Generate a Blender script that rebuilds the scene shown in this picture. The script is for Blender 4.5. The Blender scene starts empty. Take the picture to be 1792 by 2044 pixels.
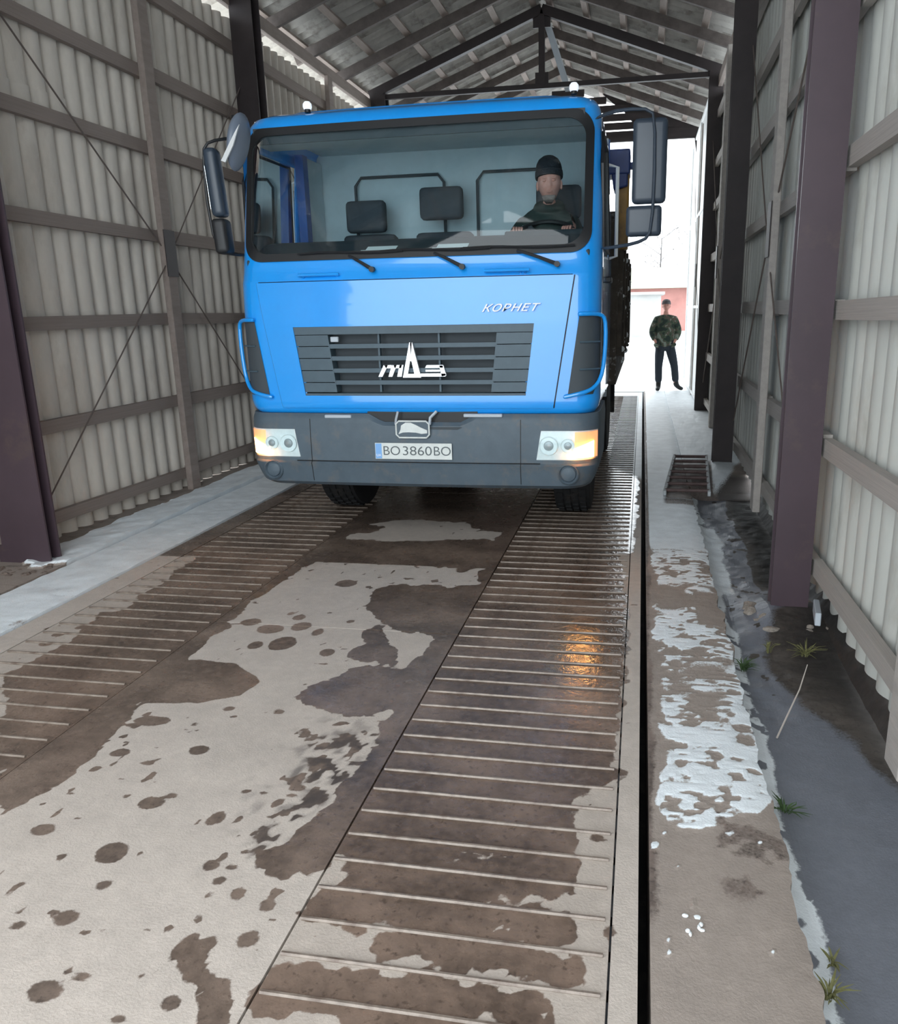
import bpy, bmesh, math, random
import numpy as np
from mathutils import Vector, Matrix

random.seed(7)
SC = bpy.context.scene
COL = SC.collection

# ------------------------------------------------------------------ camera, sky, exposure
F_PX, PX, PY = 1591.85, 978.87, 1040.12          # focal length and principal point, image 1792 x 2044
cam_d = bpy.data.cameras.new('camera')
cam_d.sensor_fit = 'VERTICAL'
cam_d.sensor_height = 36.0
cam_d.sensor_width = 36.0 * 1792 / 2044
cam_d.lens = F_PX / 2044 * 36.0
cam_d.shift_x = -(PX - 896.0) / 2044
cam_d.shift_y = (PY - 1022.0) / 2044
cam_d.clip_end = 400
cam = bpy.data.objects.new('camera', cam_d)
COL.objects.link(cam)
R_ = Vector((0.98320327, 0.18151689, -0.01905102))
D_ = Vector((0.02810889, -0.25373142, -0.9668662))
F_ = Vector((-0.18033639, 0.95009051, -0.2545718))
m = Matrix.Identity(4)
for i in range(3):
    m[i][0], m[i][1], m[i][2] = R_[i], -D_[i], -F_[i]
m[0][3], m[1][3], m[2][3] = 0.0, 0.0, 1.62
cam.matrix_world = m
SC.camera = cam

world = bpy.data.worlds.new('overcast_sky')
SC.world = world
world.use_nodes = True
wn = world.node_tree.nodes; wl = world.node_tree.links
wn.clear()
wo = wn.new('ShaderNodeOutputWorld'); wb = wn.new('ShaderNodeBackground')
tc = wn.new('ShaderNodeTexCoord'); sx = wn.new('ShaderNodeSeparateXYZ'); rp = wn.new('ShaderNodeValToRGB')
wl.new(tc.outputs['Generated'], sx.inputs[0]); wl.new(sx.outputs['Z'], rp.inputs[0])
rp.color_ramp.elements[0].position = 0.0; rp.color_ramp.elements[0].color = (0.80, 0.88, 0.93, 1)
rp.color_ramp.elements[1].position = 0.7; rp.color_ramp.elements[1].color = (0.93, 0.97, 1.0, 1)
wl.new(rp.outputs[0], wb.inputs[0]); wb.inputs[1].default_value = 1.0
wl.new(wb.outputs[0], wo.inputs[0])

SC.view_settings.view_transform = 'Standard'
SC.view_settings.look = 'None'
SC.view_settings.gamma = 1.0
SC.view_settings.use_curve_mapping = False
SC.view_settings.exposure = 2.35
SC.cycles.max_bounces = 12
SC.cycles.diffuse_bounces = 6
SC.cycles.transparent_max_bounces = 12

Y0, Y1 = -0.8, 18.0            # the shed's two open ends
for yy, rx in ((Y0 - 0.05, math.pi / 2), (Y1 + 0.05, -math.pi / 2)):   # sky portals in the openings
    ld = bpy.data.lights.new('sky_portal', 'AREA')
    ld.shape = 'RECTANGLE'; ld.size = 5.6; ld.size_y = 5.4
    ld.cycles.is_portal = True
    lo = bpy.data.objects.new('sky_portal', ld); COL.objects.link(lo)
    lo.location = (-1.65, yy, 2.6); lo.rotation_euler = (rx, 0, 0)

# ------------------------------------------------------------------ helpers
class MB:
    def __init__(s): s.v = []; s.f = []
    def add(s, vs, fs):
        n = len(s.v); s.v += [tuple(p) for p in vs]; s.f += [tuple(i + n for i in f) for f in fs]; return s
    def box(s, x0, x1, y0, y1, z0, z1):
        return s.add([(x0,y0,z0),(x1,y0,z0),(x1,y1,z0),(x0,y1,z0),(x0,y0,z1),(x1,y0,z1),(x1,y1,z1),(x0,y1,z1)],
                     [(0,3,2,1),(4,5,6,7),(0,1,5,4),(1,2,6,5),(2,3,7,6),(3,0,4,7)])
    def beam(s, a, b, w, h, up=(0,0,1)):
        a, b = Vector(a), Vector(b); d = (b - a).normalized(); up = Vector(up)
        if abs(d.dot(up)) > 0.98: up = Vector((1, 0, 0))
        r = d.cross(up).normalized() * w / 2; u = r.cross(d).normalized() * h / 2
        vs = [a-r-u, a+r-u, a+r+u, a-r+u, b-r-u, b+r-u, b+r+u, b-r+u]
        return s.add(vs, [(0,3,2,1),(4,5,6,7),(0,1,5,4),(1,2,6,5),(2,3,7,6),(3,0,4,7)])
    def tube(s, pts, r, n=8, closed=False, caps=True):
        pts = [Vector(p) for p in pts]; k = len(pts)
        rr = r if isinstance(r, (list, tuple)) else [r] * k
        prev = None; base = len(s.v)
        for i, p in enumerate(pts):
            if closed: d = (pts[(i+1) % k] - pts[i-1]).normalized()
            else: d = (pts[min(i+1, k-1)] - pts[max(i-1, 0)]).normalized()
            if prev is None:
                a = Vector((0,0,1)) if abs(d.z) < 0.9 else Vector((1,0,0))
                u = d.cross(a).normalized()
            else:
                u = (prev - d * prev.dot(d)).normalized()
            prev = u; w = d.cross(u)
            for j in range(n):
                t = 2 * math.pi * j / n
                s.v.append(tuple(p + (u * math.cos(t) + w * math.sin(t)) * rr[i]))
        for i in range(k if closed else k - 1):
            i2 = (i + 1) % k
            for j in range(n):
                j2 = (j + 1) % n
                s.f.append((base+i*n+j, base+i*n+j2, base+i2*n+j2, base+i2*n+j))
        if caps and not closed:
            s.f.append(tuple(base + j for j in range(n))[::-1]); s.f.append(tuple(base+(k-1)*n+j for j in range(n)))
        return s
    def lathe(s, prof, c=(0,0,0), axis='z', n=24):
        # prof: list of (radius, height)
        base = len(s.v); c = Vector(c)
        for r, h in prof:
            for j in range(n):
                t = 2*math.pi*j/n; a, b = r*math.cos(t), r*math.sin(t)
                p = {'z': (a, b, h), 'x': (h, a, b), 'y': (a, h, b)}[axis]
                s.v.append(tuple(c + Vector(p)))
        for i in range(len(prof) - 1):
            for j in range(n):
                j2 = (j+1) % n
                s.f.append((base+i*n+j, base+i*n+j2, base+(i+1)*n+j2, base+(i+1)*n+j))
        if prof[0][0] > 1e-5: s.f.append(tuple(base+j for j in range(n))[::-1])
        if prof[-1][0] > 1e-5: s.f.append(tuple(base+(len(prof)-1)*n+j for j in range(n)))
        return s
    def prism(s, poly, y0, y1, plane='xz'):
        n = len(poly)
        if plane == 'xz': vs = [(a, y0, b) for a, b in poly] + [(a, y1, b) for a, b in poly]
        elif plane == 'xy': vs = [(a, b, y0) for a, b in poly] + [(a, b, y1) for a, b in poly]
        else: vs = [(y0, a, b) for a, b in poly] + [(y1, a, b) for a, b in poly]
        fs = [tuple(range(n))[::-1], tuple(range(n, 2*n))] + [(i, (i+1) % n, n+(i+1) % n, n+i) for i in range(n)]
        return s.add(vs, fs)
    def grid(s, rows):
        # rows: list of equal-length rows of points
        nr, nc = len(rows), len(rows[0]); b = len(s.v)
        for r in rows: s.v += [tuple(p) for p in r]
        for i in range(nr-1):
            for j in range(nc-1):
                s.f.append((b+i*nc+j, b+i*nc+j+1, b+(i+1)*nc+j+1, b+(i+1)*nc+j))
        return s
    def mesh(s, name):
        me = bpy.data.meshes.new(name); me.from_pydata(s.v, [], s.f); return me
    def build(s, name, mat=None, parent=None, smooth=False, bevel=0, fix=True, solid=0, subsurf=0, merge=False, angle=40):
        me = s.mesh(name)
        bm = bmesh.new(); bm.from_mesh(me)
        if merge: bmesh.ops.remove_doubles(bm, verts=bm.verts, dist=1e-4)
        if bevel:
            bmesh.ops.recalc_face_normals(bm, faces=bm.faces)
            es = [e for e in bm.edges if len(e.link_faces) == 2 and e.calc_face_angle(0) > 0.5]
            bmesh.ops.bevel(bm, geom=es, offset=bevel, segments=2 if bevel > 0.006 else 1, profile=0.5, affect='EDGES')
        if fix: bmesh.ops.recalc_face_normals(bm, faces=bm.faces)
        bm.to_mesh(me); bm.free()
        if smooth:
            me.polygons.foreach_set('use_smooth', [True] * len(me.polygons))
            try: me.set_sharp_from_angle(angle=math.radians(angle))
            except Exception: pass
        o = bpy.data.objects.new(name, me); COL.objects.link(o)
        if mat: me.materials.append(mat)
        if solid:
            md = o.modifiers.new('thickness', 'SOLIDIFY'); md.thickness = solid; md.offset = 0
        if subsurf:
            md = o.modifiers.new('smooth', 'SUBSURF'); md.levels = md.render_levels = subsurf
        if parent is not None: o.parent = parent
        return o

def tag(o, label=None, cat=None, group=None, kind=None):
    if label: o['label'] = label
    if cat: o['category'] = cat
    if group: o['group'] = group
    if kind: o['kind'] = kind
    return o

def empty(name, loc=(0,0,0), label=None, cat=None, group=None, kind=None, rz=0):
    o = bpy.data.objects.new(name, None); COL.objects.link(o); o.location = loc
    o.empty_display_size = 0.2; o.rotation_euler = (0, 0, rz)
    return tag(o, label, cat, group, kind)

def inst(src, parent=None, loc=(0,0,0), rot=(0,0,0), scale=(1,1,1)):
    c = src.copy(); COL.objects.link(c); c.parent = parent
    c.location = loc; c.rotation_euler = rot; c.scale = scale
    return c

def lerp(tab, z):
    if z <= tab[0][0]: return tab[0][1]
    for (a, va), (b, vb) in zip(tab, tab[1:]):
        if z <= b: return va + (vb - va) * (z - a) / (b - a)
    return tab[-1][1]

# ------------------------------------------------------------------ materials
def mat(name, col, rough=0.6, metal=0.0, var=0.0, scale=8.0, bump=0.0, col2=None, coat=0.0, spec=0.5, stretch=(1,1,1),
        dirt=None, dirt_amt=0.0, dirt_scale=3.0, emit=None, emit_s=0.0, bscale=None):
    M = bpy.data.materials.new(name); M.use_nodes = True
    nt = M.node_tree; N, L = nt.nodes, nt.links
    b = N['Principled BSDF']
    b.inputs['Base Color'].default_value = (*col, 1); b.inputs['Roughness'].default_value = rough
    b.inputs['Metallic'].default_value = metal
    b.inputs['Specular IOR Level'].default_value = spec
    if coat: b.inputs['Coat Weight'].default_value = coat; b.inputs['Coat Roughness'].default_value = 0.05
    if emit: b.inputs['Emission Color'].default_value = (*emit, 1); b.inputs['Emission Strength'].default_value = emit_s
    tcn = N.new('ShaderNodeTexCoord'); mp = N.new('ShaderNodeMapping'); mp.inputs['Scale'].default_value = stretch
    L.new(tcn.outputs['Object'], mp.inputs[0])
    cur = None
    if var or col2:
        n = N.new('ShaderNodeTexNoise'); n.inputs['Scale'].default_value = scale; n.inputs['Detail'].default_value = 6
        n.inputs['Roughness'].default_value = 0.65
        L.new(mp.outputs[0], n.inputs['Vector'])
        mx = N.new('ShaderNodeMix'); mx.data_type = 'RGBA'
        c2 = col2 if col2 else tuple(c * (1 - var) for c in col)
        mx.inputs[6].default_value = (*col, 1); mx.inputs[7].default_value = (*c2, 1)
        r = N.new('ShaderNodeMapRange'); r.inputs[1].default_value = 0.35; r.inputs[2].default_value = 0.68
        L.new(n.outputs[0], r.inputs[0]); L.new(r.outputs[0], mx.inputs[0])
        cur = mx.outputs[2]
    if dirt:
        n2 = N.new('ShaderNodeTexNoise'); n2.inputs['Scale'].default_value = dirt_scale; n2.inputs['Detail'].default_value = 8
        n2.inputs['Roughness'].default_value = 0.7
        L.new(mp.outputs[0], n2.inputs['Vector'])
        r2 = N.new('ShaderNodeMapRange'); r2.inputs[1].default_value = 0.62 - 0.3 * dirt_amt; r2.inputs[2].default_value = 0.75 - 0.25 * dirt_amt
        L.new(n2.outputs[0], r2.inputs[0])
        mx2 = N.new('ShaderNodeMix'); mx2.data_type = 'RGBA'; mx2.inputs[7].default_value = (*dirt, 1)
        if cur: L.new(cur, mx2.inputs[6])
        else: mx2.inputs[6].default_value = (*col, 1)
        L.new(r2.outputs[0], mx2.inputs[0]); cur = mx2.outputs[2]
    if cur: L.new(cur, b.inputs['Base Color'])
    if bump:
        nb = N.new('ShaderNodeTexNoise'); nb.inputs['Scale'].default_value = bscale or scale * 3; nb.inputs['Detail'].default_value = 5
        L.new(mp.outputs[0], nb.inputs['Vector'])
        bp = N.new('ShaderNodeBump'); bp.inputs['Strength'].default_value = bump; bp.inputs['Distance'].default_value = 0.01
        L.new(nb.outputs[0], bp.inputs['Height']); L.new(bp.outputs[0], b.inputs['Normal'])
    return M

def glass(name, tint=(0.9, 0.95, 0.96), gloss_rough=0.02, ior=1.5):
    M = bpy.data.materials.new(name); M.use_nodes = True
    N, L = M.node_tree.nodes, M.node_tree.links; N.clear()
    o = N.new('ShaderNodeOutputMaterial'); t = N.new('ShaderNodeBsdfTransparent'); g = N.new('ShaderNodeBsdfGlossy')
    fr = N.new('ShaderNodeFresnel'); fr.inputs[0].default_value = ior; mx = N.new('ShaderNodeMixShader')
    t.inputs[0].default_value = (*tint, 1); g.inputs['Roughness'].default_value = gloss_rough
    L.new(fr.outputs[0], mx.inputs[0]); L.new(t.outputs[0], mx.inputs[1]); L.new(g.outputs[0], mx.inputs[2])
    L.new(mx.outputs[0], o.inputs[0])
    return M

MT = dict(
    slate=mat('asbestos_sheet', (0.70, 0.645, 0.575), 0.85, var=0.14, scale=5, bump=0.2, dirt=(0.54,0.49,0.43), dirt_amt=0.25, dirt_scale=2.0, stretch=(1,1,0.35)),
    roofslate=mat('roof_sheet', (0.45, 0.43, 0.40), 0.85, var=0.3, scale=4, bump=0.2, dirt=(0.2,0.18,0.16), dirt_amt=0.35, dirt_scale=2),
    timber=mat('weathered_timber', (0.33, 0.27, 0.24), 0.8, var=0.22, scale=6, bump=0.3, stretch=(3,0.5,3)),
    slate_pale=mat('pale_asbestos_sheet', (0.57, 0.58, 0.545), 0.85, var=0.10, scale=5, bump=0.2, dirt=(0.42,0.41,0.37), dirt_amt=0.2, dirt_scale=2.0, stretch=(1,1,0.35)),
    timber_pale=mat('pale_weathered_timber', (0.43, 0.395, 0.365), 0.8, var=0.2, scale=6, bump=0.3, stretch=(3,0.5,3)),
    timber_dark=mat('dark_timber', (0.15, 0.125, 0.115), 0.8, var=0.4, scale=6, bump=0.3),
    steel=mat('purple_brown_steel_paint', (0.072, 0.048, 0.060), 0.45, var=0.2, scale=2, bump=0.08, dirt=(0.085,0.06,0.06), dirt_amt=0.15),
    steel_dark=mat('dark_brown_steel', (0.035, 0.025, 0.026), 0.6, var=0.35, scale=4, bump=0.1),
    rod=mat('rusty_rod', (0.17, 0.135, 0.12), 0.7, var=0.3),
    mud=mat('frozen_mud', (0.20, 0.155, 0.13), 0.9, var=0.4, scale=20, bump=0.8),
    rubble=mat('crumbled_concrete', (0.36, 0.32, 0.28), 0.9, var=0.4, scale=20, bump=0.8),
    blue=mat('blue_cab_paint', (0.006, 0.33, 0.92), 0.34, coat=1.0, var=0.06, scale=2),
    blue_in=mat('blue_inner_paint', (0.012, 0.10, 0.38), 0.5),
    grey=mat('grey_grille_plastic', (0.07, 0.11, 0.14), 0.5, var=0.12, scale=12),
    bumper=mat('grey_bumper_plastic', (0.082, 0.115, 0.145), 0.55, var=0.15, scale=8, dirt=(0.12,0.125,0.13), dirt_amt=0.3, dirt_scale=6, bump=0.1),
    black=mat('black_rubber', (0.012, 0.013, 0.015), 0.5),
    chassis=mat('chassis_black', (0.012, 0.012, 0.013), 0.75, var=0.3, dirt=(0.05,0.043,0.038), dirt_amt=0.4),
    tyre=mat('tyre_rubber', (0.014, 0.014, 0.015), 0.8, dirt=(0.05,0.042,0.036), dirt_amt=0.3, bump=0.2),
    mirror_shell=mat('dark_mirror_shell', (0.035, 0.05, 0.072), 0.35, var=0.1),
    mirror=mat('mirror_glass', (0.8, 0.85, 0.88), 0.04, metal=1.0),
    chrome=mat('bright_metal', (0.85, 0.88, 0.90), 0.25, metal=0.6),
    white=mat('white_paint', (0.88, 0.90, 0.90), 0.5),
    plate_white=mat('plate_white', (0.72, 0.76, 0.74), 0.45, var=0.12, scale=20),
    plate_blue=mat('plate_blue', (0.20, 0.42, 0.78), 0.45),
    plate_ink=mat('plate_ink', (0.10, 0.12, 0.13), 0.6),
    lamp_bowl=mat('lamp_reflector', (0.84, 0.90, 0.90), 0.3, metal=0.0, var=0.1, scale=30),
    lamp_dark=mat('lamp_inner_grey', (0.35, 0.38, 0.39), 0.3, metal=0.3),
    orange=mat('lit_indicator', (0.9, 0.4, 0.15), 0.3, emit=(1.0, 0.50, 0.16), emit_s=6.0),
    orange_dim=mat('indicator_lens_edge', (0.85, 0.42, 0.24), 0.3, emit=(1.0, 0.40, 0.18), emit_s=0.22),
    lens=glass('lamp_lens'),
    wind=glass('windscreen_glass', tint=(0.80, 0.90, 0.92)),
    sideglass=glass('side_glass', tint=(0.86, 0.92, 0.93)),
    liner=mat('cab_liner', (0.60, 0.69, 0.73), 0.8, var=0.08),
    liner_dark=mat('cab_dark_trim', (0.05, 0.062, 0.072), 0.7),
    seat=mat('seat_cloth', (0.05, 0.062, 0.075), 0.9, var=0.15, scale=30),
    dash=mat('dashboard', (0.03, 0.045, 0.055), 0.6),
    paper=mat('paper', (0.85, 0.92, 0.92), 0.8),
    ochre=mat('ochre_body_paint', (0.42, 0.23, 0.04), 0.5, var=0.4, scale=5, dirt=(0.12,0.07,0.03), dirt_amt=0.4),
    navy=mat('navy_paint', (0.02, 0.05, 0.20), 0.5, var=0.3),
    body=mat('dirty_dark_body', (0.075, 0.06, 0.045), 0.8, var=0.5, scale=8, dirt=(0.45,0.45,0.42), dirt_amt=0.1, dirt_scale=9, bump=0.3),
    pale=mat('pale_grey_paint', (0.45, 0.50, 0.55), 0.5),
    lamp_white=mat('white_marker_lens', (0.85, 0.88, 0.95), 0.2, emit=(0.85, 0.92, 1.0), emit_s=0.12),
    skin=mat('skin', (0.55, 0.25, 0.20), 0.55, var=0.2, scale=40, col2=(0.60,0.33,0.27)),
    lips=mat('lips', (0.36, 0.13, 0.12), 0.5),
    eye=mat('eyes', (0.04, 0.03, 0.03), 0.3),
    beard=mat('grey_beard', (0.25, 0.20, 0.18), 0.9, var=0.3, scale=60, bump=0.5),
    knit=mat('black_knit', (0.014, 0.018, 0.024), 0.95, bump=0.4, scale=60),
    jacket=mat('dark_green_jacket', (0.020, 0.038, 0.034), 0.85, var=0.3, scale=12),
    trousers=mat('dark_trousers', (0.025, 0.035, 0.05), 0.85, var=0.2),
    boot=mat('dark_boots', (0.015, 0.018, 0.02), 0.6),
    ladder=mat('rusty_ladder', (0.13, 0.085, 0.08), 0.65, var=0.4, scale=14),
    ladder_frost=mat('frosted_ladder_rail', (0.50, 0.53, 0.55), 0.7, var=0.5, scale=14),
    pinkwall=mat('pink_wall', (0.34, 0.16, 0.14), 0.9, var=0.3, scale=0.6),
    palewall=mat('pale_wall', (0.32, 0.32, 0.31), 0.9, var=0.2, scale=0.6),
    roofgreen=mat('pale_roof', (0.24, 0.26, 0.20), 0.9, var=0.2, scale=1),
    winglass=mat('dark_pane', (0.06, 0.07, 0.08), 0.2),
    bark=mat('bare_bark', (0.09, 0.085, 0.085), 0.9),
    weed=mat('weed_green', (0.05, 0.10, 0.03), 0.8, var=0.4, scale=30),
    weed_dry=mat('weed_yellow', (0.20, 0.20, 0.08), 0.85, var=0.4, scale=30),
    straw=mat('pale_straw', (0.55, 0.50, 0.45), 0.8),
    rib=mat('worn_steel_rib', (0.29, 0.24, 0.20), 0.4, metal=0.1, var=0.4, scale=12, dirt=(0.13,0.095,0.075), dirt_amt=0.5, dirt_scale=9),
)

def camo_mat():
    M = bpy.data.materials.new('camouflage_cloth'); M.use_nodes = True
    N, L = M.node_tree.nodes, M.node_tree.links; b = N['Principled BSDF']; b.inputs['Roughness'].default_value = 0.9
    t = N.new('ShaderNodeTexCoord'); n = N.new('ShaderNodeTexNoise'); n.inputs['Scale'].default_value = 9; n.inputs['Detail'].default_value = 2
    r = N.new('ShaderNodeValToRGB'); r.color_ramp.interpolation = 'CONSTANT'
    e = r.color_ramp.elements; e[0].position = 0; e[0].color = (0.02, 0.035, 0.028, 1); e[1].position = 0.45; e[1].color = (0.06, 0.085, 0.055, 1)
    k = e.new(0.54); k.color = (0.10, 0.075, 0.06, 1); k = e.new(0.60); k.color = (0.20, 0.24, 0.20, 1)
    L.new(t.outputs['Object'], n.inputs['Vector']); L.new(n.outputs[0], r.inputs[0]); L.new(r.outputs[0], b.inputs['Base Color'])
    return M
MT['camo'] = camo_mat()

def ground_mat(name, dry, wetc, soaked, snow=(0.84, 0.90, 0.94), rough_dry=0.85):
    """dry colour, wet mud colour, black soaked colour and snow, mixed by per-vertex amounts of water and snow lying there"""
    M = bpy.data.materials.new(name); M.use_nodes = True
    N, L = M.node_tree.nodes, M.node_tree.links; b = N['Principled BSDF']
    def attr(a):
        n = N.new('ShaderNodeAttribute'); n.attribute_name = a; return n.outputs['Fac']
    def noise(s, d=6, r=0.6):
        n = N.new('ShaderNodeTexNoise'); n.inputs['Scale'].default_value = s; n.inputs['Detail'].default_value = d; n.inputs['Roughness'].default_value = r
        L.new(tcn.outputs['Object'], n.inputs['Vector']); return n.outputs[0]
    def rng(x, a, c, lo=0.0, hi=1.0):
        n = N.new('ShaderNodeMapRange'); n.inputs[1].default_value = a; n.inputs[2].default_value = c; n.inputs[3].default_value = lo; n.inputs[4].default_value = hi
        L.new(x, n.inputs[0]); return n.outputs[0]
    def mixc(f, a, c):
        n = N.new('ShaderNodeMix'); n.data_type = 'RGBA'; L.new(f, n.inputs[0])
        for s_, v in ((6, a), (7, c)):
            if isinstance(v, tuple): n.inputs[s_].default_value = (*v, 1)
            else: L.new(v, n.inputs[s_])
        return n.outputs[2]
    def mth(op, a, c):
        n = N.new('ShaderNodeMath'); n.operation = op
        for i_, v in ((0, a), (1, c)):
            if isinstance(v, float): n.inputs[i_].default_value = v
            else: L.new(v, n.inputs[i_])
        return n.outputs[0]
    tcn = N.new('ShaderNodeTexCoord')
    n1 = rng(noise(7), 0.35, 0.7); n2 = rng(noise(28), 0.35, 0.7); n3 = noise(90, 4)
    base = mixc(n1, dry, tuple(c * 0.86 for c in dry)); base = mixc(mth('MULTIPLY', n2, 0.35), base, tuple(c * 0.72 for c in dry))
    mud = mixc(n2, wetc, tuple(c * 0.50 for c in wetc))
    mud = mixc(mth('MULTIPLY', rng(noise(2.2, 3), 0.42, 0.66), 0.75), mud, tuple(c * 1.75 for c in wetc))
    mud = mixc(mth('MULTIPLY', rng(noise(45, 3), 0.58, 0.68), 0.6), mud, tuple(c * 0.35 for c in wetc))
    wet = rng(mth('ADD', attr('wet'), mth('MULTIPLY', mth('SUBTRACT', n3, 0.5), 0.35)), 0.42, 0.58)
    c = mixc(wet, base, mud)
    c = mixc(attr('soaked'), c, soaked)
    sn = rng(mth('ADD', attr('snow'), mth('MULTIPLY', mth('SUBTRACT', n3, 0.5), 0.5)), 0.40, 0.60)
    sncol = mixc(n1, snow, tuple(v * 0.84 for v in snow))
    c = mixc(sn, c, sncol)
    L.new(c, b.inputs['Base Color'])
    def mixf(f, a, c2):
        n = N.new('ShaderNodeMix'); n.data_type = 'FLOAT'; L.new(f, n.inputs[0])
        for s_, v in ((2, a), (3, c2)):
            if isinstance(v, float): n.inputs[s_].default_value = v
            else: L.new(v, n.inputs[s_])
        return n.outputs[0]
    rw = mixf(attr('water'), rng(noise(14), 0.35, 0.65, 0.55, 0.70), rng(noise(14), 0.35, 0.65, 0.10, 0.24))
    r = mixf(wet, rough_dry, rw); r = mixf(sn, r, 0.55)
    L.new(r, b.inputs['Roughness'])
    bp = N.new('ShaderNodeBump'); bp.inputs['Distance'].default_value = 0.004; bp.inputs['Strength'].default_value = 0.5
    L.new(mixf(wet, noise(120, 4), noise(30, 3)), bp.inputs['Height']); L.new(bp.outputs[0], b.inputs['Normal'])
    return M
MT['deck'] = ground_mat('concrete_deck', (0.53, 0.47, 0.42), (0.155, 0.115, 0.092), (0.05, 0.043, 0.042))
MT['deck_rib'] = ground_mat('ribbed_plate', (0.48, 0.42, 0.37), (0.15, 0.107, 0.083), (0.03, 0.026, 0.026))
MT['apron'] = ground_mat('apron_concrete', (0.34, 0.29, 0.255), (0.14, 0.11, 0.095), (0.03, 0.026, 0.026))
MT['channel'] = ground_mat('channel_floor', (0.185, 0.20, 0.235), (0.07, 0.06, 0.052), (0.015, 0.014, 0.014), rough_dry=0.42)
MT['snowfield'] = mat('snow_field', (0.82, 0.86, 0.88), 0.7, var=0.08, scale=0.5, bump=0.2)

# ------------------------------------------------------------------ where water, mud and snow lie (metres on the floor)
WET_SHAPES = [[(-2.95, 2.99), (-2.91, 3.14), (-2.89, 3.36), (-2.98, 3.77), (-2.89, 3.86), (-2.98, 4.54), (-3.0, 4.88), (-2.98, 5.12), (-3.1, 5.83), (-3.16, 6.54), (-3.2, 7.06), (-3.14, 7.42), (-0.84, 7.63), (-0.15, 7.35), (-0.19, 5.46), (-0.87, 4.91), (-1.01, 4.92), (-1.07, 4.76), (-1.41, 4.9), (-1.86, 4.99), (-2.12, 4.91), (-2.18, 4.64), (-2.2, 4.3), (-2.2, 4.04), (-2.18, 3.76), (-2.15, 3.56), (-2.13, 3.37), (-2.16, 3.19), (-2.1, 2.88), (-2.07, 2.66), (-2.04, 2.51), (-2.0, 2.33), (-2.02, 2.19), (-2.05, 2.1), (-2.1, 2.02)], [(-2.28, 3.06), (-2.26, 3.22), (-2.08, 3.28), (-1.88, 3.25), (-1.72, 3.14), (-1.67, 3.07), (-1.7, 2.95), (-1.84, 2.86), (-2.06, 2.83), (-2.17, 2.83)], [(-0.1, 5.53), (-0.05, 4.53), (-0.03, 3.66), (-0.04, 3.14), (-0.06, 2.96), (-0.05, 2.53), (-0.16, 2.45), (-0.16, 2.28), (-0.16, 2.13), (-0.45, 2.08), (-0.78, 1.94), (-0.89, 1.97), (-0.9, 1.92), (-1.01, 1.86), (-1.1, 1.88), (-1.15, 2.0), (-1.04, 2.09), (-1.01, 2.26), (-1.0, 2.45), (-0.99, 2.66), (-1.0, 2.89), (-1.12, 2.88), (-1.26, 2.86), (-1.37, 2.9), (-1.42, 2.98), (-1.4, 3.12), (-1.32, 3.31), (-1.18, 3.34), (-1.08, 3.33), (-1.0, 3.46), (-1.02, 3.7), (-1.2, 3.74), (-1.33, 3.84), (-1.5, 4.05), (-1.55, 4.25), (-1.53, 4.41), (-1.42, 4.48), (-1.11, 4.5), (-0.96, 4.55), (-0.98, 4.79), (-0.92, 5.25)], [(-1.42, 3.73), (-1.34, 3.82), (-1.25, 3.62), (-1.13, 3.51), (-1.11, 3.36), (-1.25, 3.37), (-1.37, 3.38), (-1.39, 3.5), (-1.35, 3.57)], [(-0.8, 1.97), (-0.15, 2.15), (-0.13, 1.94), (-0.83, 1.74), (-0.86, 1.86)], [(-0.89, 1.88), (-0.66, 1.85), (-0.57, 1.84), (-0.14, 1.89), (-0.13, 1.77), (-0.46, 1.73), (-0.74, 1.72), (-0.9, 1.75)], [(-0.64, 1.7), (-0.46, 1.74), (-0.13, 1.73), (-0.12, 1.63), (-0.43, 1.6), (-0.62, 1.62)], [(-0.87, 1.56), (-0.69, 1.58), (-0.42, 1.58), (-0.17, 1.58), (-0.12, 1.51), (-0.84, 1.39), (-0.88, 1.46)], [(-1.18, 1.56), (-1.16, 1.63), (-1.09, 1.61), (-1.07, 1.53), (-0.99, 1.51), (-0.94, 1.45), (-0.9, 1.36), (-1.0, 1.34), (-1.02, 1.43), (-1.11, 1.47)]]
DRY_SHAPES = [[(-2.1, 5.86), (-1.88, 6.0), (-1.34, 6.0), (-1.26, 5.81), (-1.01, 5.73), (-1.01, 5.51), (-1.41, 5.47), (-1.81, 5.39), (-2.13, 5.42), (-2.14, 5.55), (-2.0, 5.62), (-1.91, 5.78)], [(-1.3, 3.73), (-1.03, 3.72), (-1.01, 3.52), (-1.13, 3.51), (-1.19, 3.62)]]
SOAKED_SHAPES = [[(-1.25, 2.66), (-1.11, 2.74), (-1.0, 2.74), (-0.96, 2.56), (-0.98, 2.39), (-1.04, 2.26), (-1.07, 2.11), (-1.12, 2.03), (-1.15, 1.97), (-1.19, 2.07), (-1.16, 2.12), (-1.11, 2.24), (-1.17, 2.42)]]
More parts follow.
